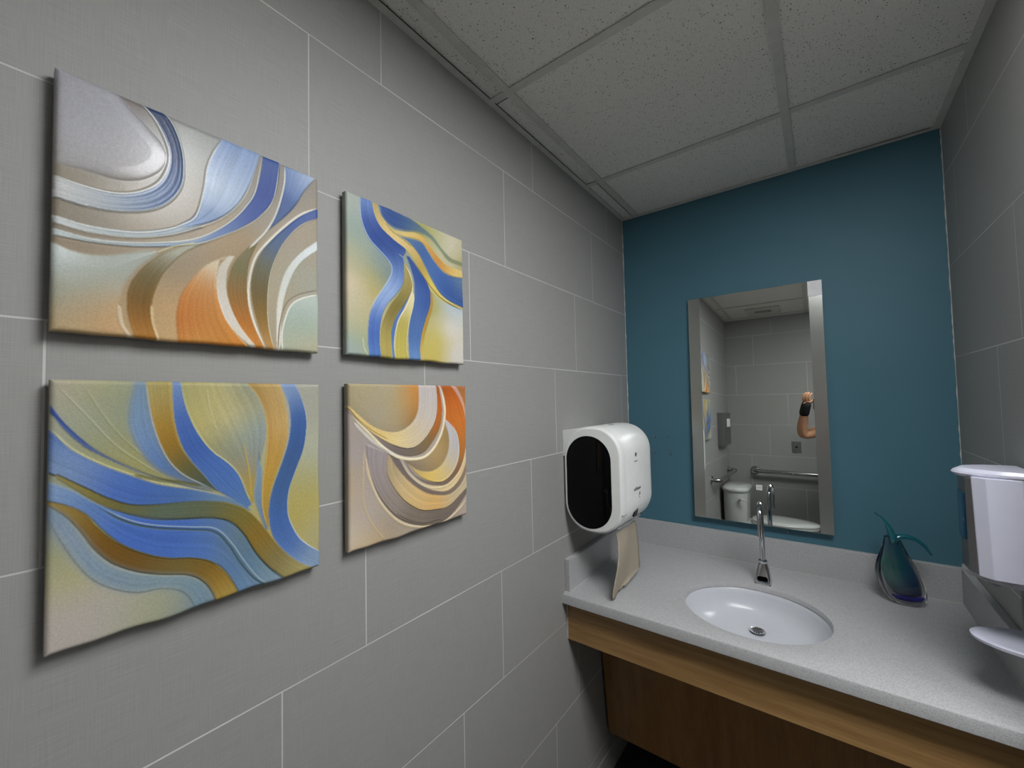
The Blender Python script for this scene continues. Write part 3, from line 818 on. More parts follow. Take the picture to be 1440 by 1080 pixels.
# toilet: tank on the left wall, bowl towards +x
TY = -2.475
tl_ = empty('toilet', (0.35, TY, 0), 'white toilet with tall tank against the left wall, seen in the mirror', 'toilet')
def rrect(x0, x1, y0, y1, r, z, n=6):
    cx_, cy_ = (x0+x1)/2, (y0+y1)/2; return rr(cx_, cy_, (x1-x0)/2, (y1-y0)/2, r, z, n)
bm = bmesh.new(); loft(bm, [rrect(0.04, 0.20, TY-0.17, TY+0.17, 0.07, 0.43), rrect(0.03, 0.215, TY-0.19, TY+0.19, 0.085, 0.50), rrect(0.025, 0.228, TY-0.205, TY+0.205, 0.095, 0.785)])
place(new_obj('tank', bm, M['porcelain'], smooth=True, angle=50), tl_)
bm = bmesh.new(); loft(bm, [rrect(0.018, 0.236, TY-0.213, TY+0.213, 0.10, 0.782), rrect(0.014, 0.240, TY-0.217, TY+0.217, 0.104, 0.792), rrect(0.016, 0.238, TY-0.215, TY+0.215, 0.103, 0.808), rrect(0.03, 0.224, TY-0.20, TY+0.20, 0.09, 0.818)])
place(new_obj('tank_lid', bm, M['porcelain'], smooth=True, angle=50), tl_)
bm = bmesh.new(); tube(bm, [(0.180, TY+0.20, 0.725), (0.180, TY+0.222, 0.725)], 0.011, 16); tube(bm, [(0.180, TY+0.220, 0.727), (0.195, TY+0.224, 0.722), (0.232, TY+0.222, 0.716)], [0.008, 0.007, 0.006], 12)
place(new_obj('flush_lever', bm, M['porcelain'], smooth=True), tl_)
def egg(cx_, rx, ry, z, n=40, back=0.75):
    out = []
    for k in range(n):
        a = 2*math.pi*k/n; c = math.cos(a); out.append((cx_+(rx if c > 0 else rx*back)*c, TY+ry*math.sin(a)*(1-0.08*c), z))
    return out
bm = bmesh.new(); loft(bm, [egg(0.40, 0.20, 0.115, 0.0), egg(0.40, 0.19, 0.105, 0.12), egg(0.42, 0.21, 0.12, 0.26), egg(0.45, 0.27, 0.165, 0.40), egg(0.46, 0.285, 0.182, 0.475), egg(0.46, 0.285, 0.182, 0.49), egg(0.46, 0.245, 0.142, 0.49), egg(0.46, 0.20, 0.11, 0.42), egg(0.46, 0.10, 0.06, 0.33)])
place(new_obj('bowl', bm, M['porcelain'], smooth=True, angle=60), tl_)
bm = bmesh.new(); loft(bm, [rrect(0.03, 0.28, TY-0.11, TY+0.11, 0.05, 0.0), rrect(0.03, 0.30, TY-0.12, TY+0.12, 0.05, 0.35), rrect(0.03, 0.30, TY-0.15, TY+0.15, 0.05, 0.49)])
place(new_obj('pedestal', bm, M['porcelain'], smooth=True, angle=60), tl_)
bm = bmesh.new(); loft(bm, [egg(0.462, 0.288, 0.186, 0.493), egg(0.462, 0.292, 0.190, 0.500), egg(0.462, 0.290, 0.188, 0.514), egg(0.462, 0.225, 0.125, 0.516), egg(0.462, 0.225, 0.125, 0.493)])
place(new_obj('seat', bm, M['porcelain'], smooth=True, angle=60), tl_)
bm = bmesh.new(); loft(bm, [egg(0.462, 0.290, 0.188, 0.518), egg(0.462, 0.293, 0.191, 0.526), egg(0.462, 0.286, 0.184, 0.537), egg(0.462, 0.20, 0.12, 0.543)])
place(new_obj('seat_lid', bm, M['porcelain'], smooth=True, angle=60), tl_)
# ------------------------------------------------------------------ relief tile paintings
def art_mat(name, rough, coat):
    t = NT(name)
    a = t.node('ShaderNodeAttribute'); a.attribute_name = 'glaze'
    n1 = t.remap(t.noise(t.coord(), 420, 3, 0.6), 0.3, 0.7, 0.90, 1.08)
    n2 = t.remap(t.noise(t.coord(), 1500, 2, 0.6), 0.3, 0.7, 0.93, 1.07)
    mul = t.node('ShaderNodeVectorMath'); mul.operation = 'SCALE'; t.link(a.outputs['Color'], mul.inputs[0]); t.link(t.math('MULTIPLY', n1, n2), mul.inputs['Scale'])
    ag = t.node('ShaderNodeAttribute'); ag.attribute_name = 'gloss'
    t.set(color=mul.outputs[0], rough=rough, coat=ag.outputs['Fac'], coatr=0.24, spec=0.16)
    t.bump(t.math('ADD', t.math('MULTIPLY', n1, 0.6), n2), 0.16, 0.0006)
    return t.m
def homog(src, dst):
    A = []
    for (x, y), (u, v) in zip(src, dst):
        A.append([x, y, 1, 0, 0, 0, -u*x, -u*y, -u]); A.append([0, 0, 0, x, y, 1, -v*x, -v*y, -v])
    _, _, Vt = np.linalg.svd(np.array(A, float)); return Vt[-1].reshape(3, 3)
def blur(a, s):
    if s <= 0: return a
    r = int(3*s)+1; k = np.exp(-0.5*(np.arange(-r, r+1)/s)**2); k /= k.sum()
    for ax in (0, 1):
        p = np.pad(a, [(r, r) if i == ax else (0, 0) for i in range(a.ndim)], mode='edge')
        o = np.zeros_like(a)
        for i, w in enumerate(k): o += w*np.take(p, np.arange(i, i+a.shape[ax]), axis=ax)
        a = o
    return a
def inside(px, py, poly):
    r = np.zeros(px.shape, bool); x, y = poly[:, 0], poly[:, 1]; j = len(poly)-1
    for i in range(len(poly)):
        if y[i] != y[j]:
            c = ((y[i] > py) != (y[j] > py)) & (px < (x[j]-x[i])*(py-y[i])/(y[j]-y[i])+x[i]); r ^= c
        j = i
    return r
def dist(px, py, line, par=False):
    d = np.full(px.shape, 9.0); pr_ = np.zeros(px.shape); n = len(line)-1
    for i, (a, b) in enumerate(zip(line[:-1], line[1:])):
        e = b-a; L2 = max(e@e, 1e-12); t_ = np.clip(((px-a[0])*e[0]+(py-a[1])*e[1])/L2, 0, 1)
        q = (px-a[0]-t_*e[0])**2+(py-a[1]-t_*e[1])**2
        if par: pr_ = np.where(q < d, (i+t_)/n, pr_)
        d = np.minimum(d, q)
    return (np.sqrt(d), pr_) if par else np.sqrt(d)
SIZE = 0.335
def painting(name, label, cat, y0, z1, corners, base, regions, lines, N, mat, gain, wave=0.0, relief=1.0, gl0=0.04, gloss=()):
    H = homog(corners, [(0, 0), (1, 0), (1, 1), (0, 1)])
    def uv(P):
        P = np.array(P, float)[:, :2]; q = np.c_[P, np.ones(len(P))] @ H.T; return q[:, :2]/q[:, 2:3]
    g = np.linspace(0, 1, N); U, V = np.meshgrid(g, g)
    lin = lambda c: np.array(s2l(c)[:3])
    def idw(us, vs, cols, p=2.6):
        P = uv([(c[0], c[1]) for c in cols]); C = np.array([lin(c[2]) for c in cols])
        D2 = np.stack([(us-q[0])**2+(vs-q[1])**2 for q in P], -1); m_ = D2.min(-1, keepdims=True)
        wt = np.exp(-(D2-m_)/(0.010+0.9*m_)); den = wt.sum(-1); num = wt @ C
        return num/den[..., None]
    rs = np.random.RandomState(11); colr = idw(U, V, base); glo = np.full((N, N), gl0); ht = np.zeros((N, N))
    for reg in regions:
        A = np.array(catmull(uv(reg[0]), 8)); B = None if reg[1] is None else np.array(catmull(uv(reg[1]), 8))
        poly = A if B is None else np.vstack([A, B[::-1]])
        soft = reg[3] if len(reg) > 3 else 0.9; amp = reg[4] if len(reg) > 4 else 1.0
        lo = np.clip(((poly.min(0)-0.01)*(N-1)).astype(int), 0, N-1); hi = np.clip(((poly.max(0)+0.01)*(N-1)).astype(int)+2, 1, N)
        s = (slice(lo[1], hi[1]), slice(lo[0], hi[0])); us, vs = U[s], V[s]
        if us.size == 0: continue
        m = inside(us, vs, poly).astype(float)
        c = idw(us, vs, reg[2])
        if B is not None:
            dA, dB = dist(us, vs, A), dist(us, vs, B); tt = dA/(dA+dB+1e-6)
            st_ = np.interp(tt*1.0, np.linspace(0, 1, 30), rs.rand(30))-0.5
            c = c*(1+0.16*st_[..., None]*np.clip((dA+dB)/0.08, 0, 1)[..., None])
            h = amp*(0.00022*st_+0.0006+0.0026*np.minimum(tt**1.3, 1)*np.clip((dA+dB)/0.09, 0.25, 1))
        else:
            dA = dist(us, vs, A); h = amp*0.0022*np.clip(dA/0.05, 0, 1)**0.5
        mc_ = blur(m, soft)[..., None]
        colr[s] = colr[s]*(1-mc_)+c*mc_
        ht[s] = np.where(m > 0.5, h, ht[s])
    for ln in lines:
        P = np.array(catmull(uv(ln[0]), 8)); w = ln[1]; d, tp = dist(U, V, P, True); d = d+w*1.2*(1-np.clip(np.sin(math.pi*tp)*3.2, 0, 1))
        m = np.clip((w-d)/0.0035+0.5, 0, 1)*(ln[4] if len(ln) > 4 else 1.0)
        colr = colr*(1-m[..., None])+lin(ln[2])*m[..., None]
        ht += ln[3]*np.exp(-(d/(w*0.9))**2)
    lum = colr @ np.array([.21, .72, .07]); colr = colr**1.22; lum = colr @ np.array([.21, .72, .07]); ds_ = np.where(colr[..., 2] > colr[..., 0], 0.20, 0.07)[..., None]; colr = np.clip((colr*(1-ds_)+lum[..., None]*ds_)*gain, 0, 0.86)
    for (gu, gv, gs_, gw) in gloss: glo = np.maximum(glo, gw*np.clip(1.6*np.exp(-(((U-gu)/gs_)**2+((V-gv)/gs_)**2)), 0, 1))
    ht = blur(ht, N/520)*relief
    # fine combed texture of the clay follows the main drawing only loosely
    ht += 0.00012*blur(np.random.RandomState(3).rand(N, N)-0.5, 1.0)
    e = np.minimum(np.minimum(U, 1-U), np.minimum(V, 1-V)); ht -= 0.0035*np.exp(-(e/0.006)**1.3)
    ht += 0.0025*np.sin(U*3.1+0.4)*np.sin(V*2.7)
    XF = 0.023
    dz = wave*(0.0022*np.sin(U*13)+0.0016*np.sin(U*29+1))*(V**3); du = wave*0.0015*np.sin(V*11)*(U**4)
    X = XF+ht; Y = y0+SIZE*U+du; Z = z1-SIZE*V+dz
    front = np.stack([X, Y, Z], -1).reshape(-1, 3)
    ring = [i for i in range(N)]+[i*N+N-1 for i in range(1, N)]+[(N-1)*N+i for i in range(N-2, -1, -1)]+[i*N for i in range(N-2, 0, -1)]
    side1 = front[ring].copy(); side1[:, 0] = XF-0.0155
    cen = np.array([0, y0+SIZE/2, z1-SIZE/2]); side2 = side1.copy(); side2[:, 1:] = cen[1:]+(side1[:, 1:]-cen[1:])*0.90; side2[:, 0] -= 0.002
    nf, nr = len(front), len(ring); verts = np.vstack([front, side1, side2]); origin = np.array([0.0, y0+SIZE/2, z1-SIZE]); verts = verts-origin
    idx = np.arange(N*N).reshape(N, N)
    q = np.stack([idx[:-1, :-1], idx[1:, :-1], idx[1:, 1:], idx[:-1, 1:]], -1).reshape(-1, 4)
    r0 = np.array(ring); r1 = np.roll(r0, -1); s0 = nf+np.arange(nr); s1 = np.roll(s0, -1); t0 = s0+nr; t1 = s1+nr
    quads = np.vstack([q, np.stack([r0, r1, s1, s0], -1), np.stack([s0, s1, t1, t0], -1)])
    me = bpy.data.meshes.new(name); me.vertices.add(len(verts)); me.vertices.foreach_set('co', verts.ravel())
    me.loops.add(quads.size); me.loops.foreach_set('vertex_index', quads.ravel().astype(np.int32))
    me.polygons.add(len(quads)); me.polygons.foreach_set('loop_start', np.arange(0, quads.size, 4, dtype=np.int32))
    me.polygons.foreach_set('loop_total', np.full(len(quads), 4, dtype=np.int32))
    me.update(calc_edges=True); me.validate()
    me.polygons.foreach_set('use_smooth', np.ones(len(me.polygons), bool))
    ca = me.color_attributes.new('glaze', 'FLOAT_COLOR', 'POINT')
    cc = np.ones((len(verts), 4)); cc[:nf, :3] = colr.reshape(-1, 3); edge = np.array([0.30, 0.29, 0.27]); cc[nf:, :3] = edge
    ca.data.foreach_set('color', cc.ravel()); ga = me.attributes.new('gloss', 'FLOAT', 'POINT'); gg = np.zeros(len(verts)); gg[:nf] = glo.ravel(); ga.data.foreach_set('value', gg); me.materials.append(mat)
    t = empty(name, (0.0, y0+SIZE/2, z1-SIZE), label, cat, 'four relief tile paintings on the left wall')
    o = bpy.data.objects.new('relief_slab', me); COL.objects.link(o); o.parent = t
    bm = bmesh.new(); box(bm, 0.0, 0.0070, y0+0.06, y0+SIZE-0.06, z1-SIZE+0.06, z1-0.06); bm_o = new_obj('wall_mount', bm, M['black']); place(bm_o, t)
    return t

ART = art_mat('matte_glaze', 0.5, 0.12); ART_GLOSS = art_mat('glossy_glaze', 0.5, 0.32)
GAIN = 1.46
WH = (205, 208, 206)
# --- large swirls of grey, blue and orange (top left)
P1 = dict(corners=[(88, 52), (977, 430), (980, 1028), (74, 960)],
 base=[(500, 560, (152, 144, 130)), (850, 450, (146, 142, 134)), (330, 150, (128, 122, 118)), (600, 290, (150, 152, 150)), (560, 350, (158, 160, 156)), (560, 450, (150, 146, 134)), (450, 700, (158, 145, 122)),
       (650, 660, (165, 145, 115)), (300, 750, (160, 145, 122)), (350, 900, (175, 155, 120)), (930, 620, (168, 158, 142)), (860, 850, (172, 162, 140)), (940, 800, (165, 164, 150)), (200, 560, (146, 138, 124)), (460, 900, (190, 160, 118)), (480, 990, (200, 170, 125))],
 regions=[
 ([(88, 40), (250, 100), (330, 185), (400, 260), (450, 320), (464, 370), (440, 412), (380, 440), (300, 440), (200, 412), (84, 382)], None, [(150, 150, (160, 160, 166)), (200, 300, (166, 166, 174)), (400, 350, (158, 158, 164)), (300, 200, (156, 156, 164)), (100, 370, (160, 158, 156)), (350, 425, (140, 134, 126))], 3.0, 1.0),
 ([(84, 425), (180, 462), (290, 487), (370, 482), (430, 455), (462, 410), (472, 350), (455, 290), (420, 225), (362, 155)], [(80, 500), (180, 530), (280, 548), (370, 550), (440, 535), (490, 500), (518, 450), (522, 380), (510, 310), (480, 240), (428, 180)],
  [(395, 185, (44, 72, 112)), (470, 270, (48, 76, 118)), (497, 360, (54, 84, 130)), (480, 460, (76, 110, 158)), (430, 510, (96, 125, 165)), (340, 520, (128, 148, 172)), (230, 508, (168, 174, 176)), (100, 465, (200, 200, 198))]),
 ([(655, 290), (622, 345), (600, 400), (592, 460), (578, 520), (550, 570), (480, 606)], [(780, 345), (760, 410), (735, 470), (700, 525), (650, 565), (590, 590), (480, 610)],
  [(690, 330, (120, 148, 192)), (640, 440, (186, 200, 215)), (690, 480, (150, 172, 200)), (600, 560, (108, 140, 180)), (745, 370, (140, 165, 198)), (660, 380, (118, 145, 190)), (700, 400, (165, 184, 208))]),
 ([(80, 562), (200, 598), (350, 616), (450, 608), (500, 600)], [(80, 588), (200, 622), (350, 640), (480, 630), (590, 600)], [(100, 575, (195, 200, 198)), (300, 615, (165, 175, 178)), (500, 610, (150, 165, 175))]),
 ([(790, 348), (785, 400), (765, 470), (730, 530), (680, 580), (610, 625), (540, 648), (440, 655), (300, 652), (180, 635), (80, 607)], [(845, 372), (842, 430), (825, 500), (780, 560), (720, 600), (650, 632), (580, 657), (480, 668), (350, 670), (200, 655), (80, 630)],
  [(815, 390, (62, 98, 162)), (805, 480, (40, 80, 158)), (740, 560, (48, 90, 162)), (640, 618, (78, 115, 168)), (540, 652, (130, 155, 178)), (300, 660, (160, 176, 182)), (90, 618, (188, 198, 198))]),
 ([(863, 385), (862, 440), (850, 500), (830, 560), (806, 608)], [(968, 428), (930, 470), (900, 520), (865, 560), (806, 610)], [(885, 420, (82, 118, 175)), (872, 500, (50, 86, 150)), (945, 432, (196, 206, 218)), (915, 460, (110, 145, 190)), (845, 560, (74, 106, 150))]),
 ([(982, 530), (920, 555), (860, 600), (810, 650), (770, 710), (750, 780), (755, 860), (780, 950), (815, 1026)], [(982, 562), (920, 590), (870, 640), (835, 700), (812, 770), (805, 860), (812, 950), (834, 1028)],
  [(955, 550, (76, 106, 166)), (890, 600, (56, 92, 156)), (838, 655, (76, 106, 138)), (790, 740, (112, 112, 90)), (780, 820, (118, 104, 66)), (785, 900, (146, 118, 58)), (820, 1000, (190, 150, 90))]),
 ([(78, 655), (150, 688), (250, 702), (430, 686), (370, 740), (325, 800), (305, 870), (315, 930), (352, 990), (340, 1000), (60, 975), (60, 800)], None,
  [(120, 705, (200, 210, 210)), (300, 700, (170, 178, 172)), (100, 850, (148, 160, 150)), (200, 800, (160, 168, 156)), (160, 940, (185, 162, 125)), (240, 930, (200, 160, 110)), (290, 880, (192, 158, 112)), (280, 750, (160, 164, 152)), (100, 945, (182, 165, 130))], 1.6),
 ([(545, 662), (460, 690), (400, 730), (355, 780), (335, 830), (335, 890), (350, 950), (368, 995)], [(600, 652), (520, 692), (460, 750), (430, 810), (415, 870), (420, 930), (442, 1000)],
  [(520, 678, (160, 160, 142)), (400, 780, (118, 110, 72)), (370, 850, (124, 102, 52)), (400, 860, (132, 104, 50)), (385, 930, (165, 110, 40)), (400, 990, (204, 155, 82))]),
 ([(672, 700), (600, 730), (550, 780), (515, 830), (500, 890), (500, 940), (508, 1002)], [(642, 716), (632, 780), (642, 850), (667, 920), (710, 980), (750, 1022)],
  [(625, 735, (200, 190, 165)), (560, 810, (196, 146, 84)), (520, 920, (184, 106, 30)), (545, 860, (190, 124, 50)), (620, 880, (200, 150, 84)), (690, 990, (200, 135, 50)), (580, 990, (208, 162, 90)), (640, 950, (196, 136, 60))]),
 ([(672, 700), (640, 740), (632, 800), (645, 870), (680, 940), (765, 1024)], [(695, 700), (670, 750), (667, 820), (687, 890), (722, 950), (780, 1024)], [(650, 760, (196, 190, 176)), (665, 870, (210, 205, 196)), (720, 970, (214, 208, 196))]),
 ([(735, 672), (690, 725), (668, 810), (685, 880), (720, 950), (782, 1024)], [(772, 650), (742, 720), (735, 800), (742, 880), (765, 950), (802, 1026)], [(710, 745, (122, 118, 80)), (705, 840, (150, 118, 66)), (725, 920, (186, 124, 46)), (770, 1000, (206, 146, 66))]),
 ([(982, 640), (915, 690), (868, 750), (843, 830), (836, 920), (840, 1028)], [(982, 672), (925, 712), (888, 765), (862, 840), (852, 920), (852, 1028)], [(960, 665, (205, 212, 214)), (880, 760, (200, 204, 198)), (848, 900, (212, 210, 200)), (846, 1010, (220, 214, 200))]),
 ([(984, 828), (920, 845), (885, 870), (865, 920), (857, 970), (860, 1030), (990, 1034)], None, [(950, 860, (178, 190, 180)), (930, 930, (160, 176, 164)), (950, 1010, (182, 178, 152))], 1.2),
 ],
 lines=[
 ([(84, 425), (180, 462), (290, 487), (370, 482), (430, 455), (462, 410), (472, 350), (455, 290), (420, 225), (362, 155)], .0035, WH, .0012),
 ([(80, 500), (180, 530), (280, 548), (370, 550), (440, 535), (490, 500), (518, 450), (522, 380), (510, 310), (480, 240), (428, 180)], .003, (190, 194, 194), .0010),
 ([(80, 565), (200, 602), (350, 622), (450, 614), (520, 592), (565, 560), (590, 470), (600, 400), (622, 345), (655, 295)], .003, WH, .0010),
 ([(80, 588), (200, 622), (350, 640), (480, 628), (590, 596), (650, 570), (700, 530), (740, 470), (780, 345)], .0025, (190, 190, 182), .0008),
 ([(80, 610), (200, 645), (330, 657), (440, 655), (540, 645), (610, 622), (680, 580), (730, 530), (765, 470), (788, 350)], .0028, (200, 200, 192), .0010),
 ([(480, 668), (580, 656), (650, 632), (720, 602), (780, 562), (825, 500), (845, 372)], .0028, (190, 190, 180), .0010),
 ([(480, 670), (350, 674), (200, 658), (80, 634)], .003, (150, 138, 120), -.0008),
 ([(430, 690), (490, 668), (560, 655)], .003, (196, 192, 160), .001),
 ([(863, 385), (862, 440), (850, 500), (830, 560), (800, 612), (765, 650), (740, 675)], .0045, (205, 205, 198), .0014),
 ([(982, 528), (920, 552), (860, 598), (808, 648), (766, 700), (745, 770), (742, 850), (765, 940), (806, 1026)], .0055, (214, 210, 198), .0018),
 ([(982, 562), (920, 590), (870, 640), (835, 700), (812, 770), (805, 860), (812, 950), (834, 1028)], .0025, (196, 190, 170), .0008),
 ([(984, 826), (920, 843), (884, 868), (863, 920), (855, 970), (858, 1030)], .0045, (210, 212, 204), .0014),
 ([(984, 812), (915, 828), (870, 860), (848, 930), (842, 1028)], .003, (140, 134, 118), -.0012),
 ([(305, 870), (318, 940), (352, 990)], .006, (205, 190, 165), .001, .8),
 ([(415, 870), (420, 930), (445, 1000)], .005, (205, 188, 150), .001, .8),
 ([(842, 640), (842, 700)], .001, (160, 150, 130), 0, .1),
 ])
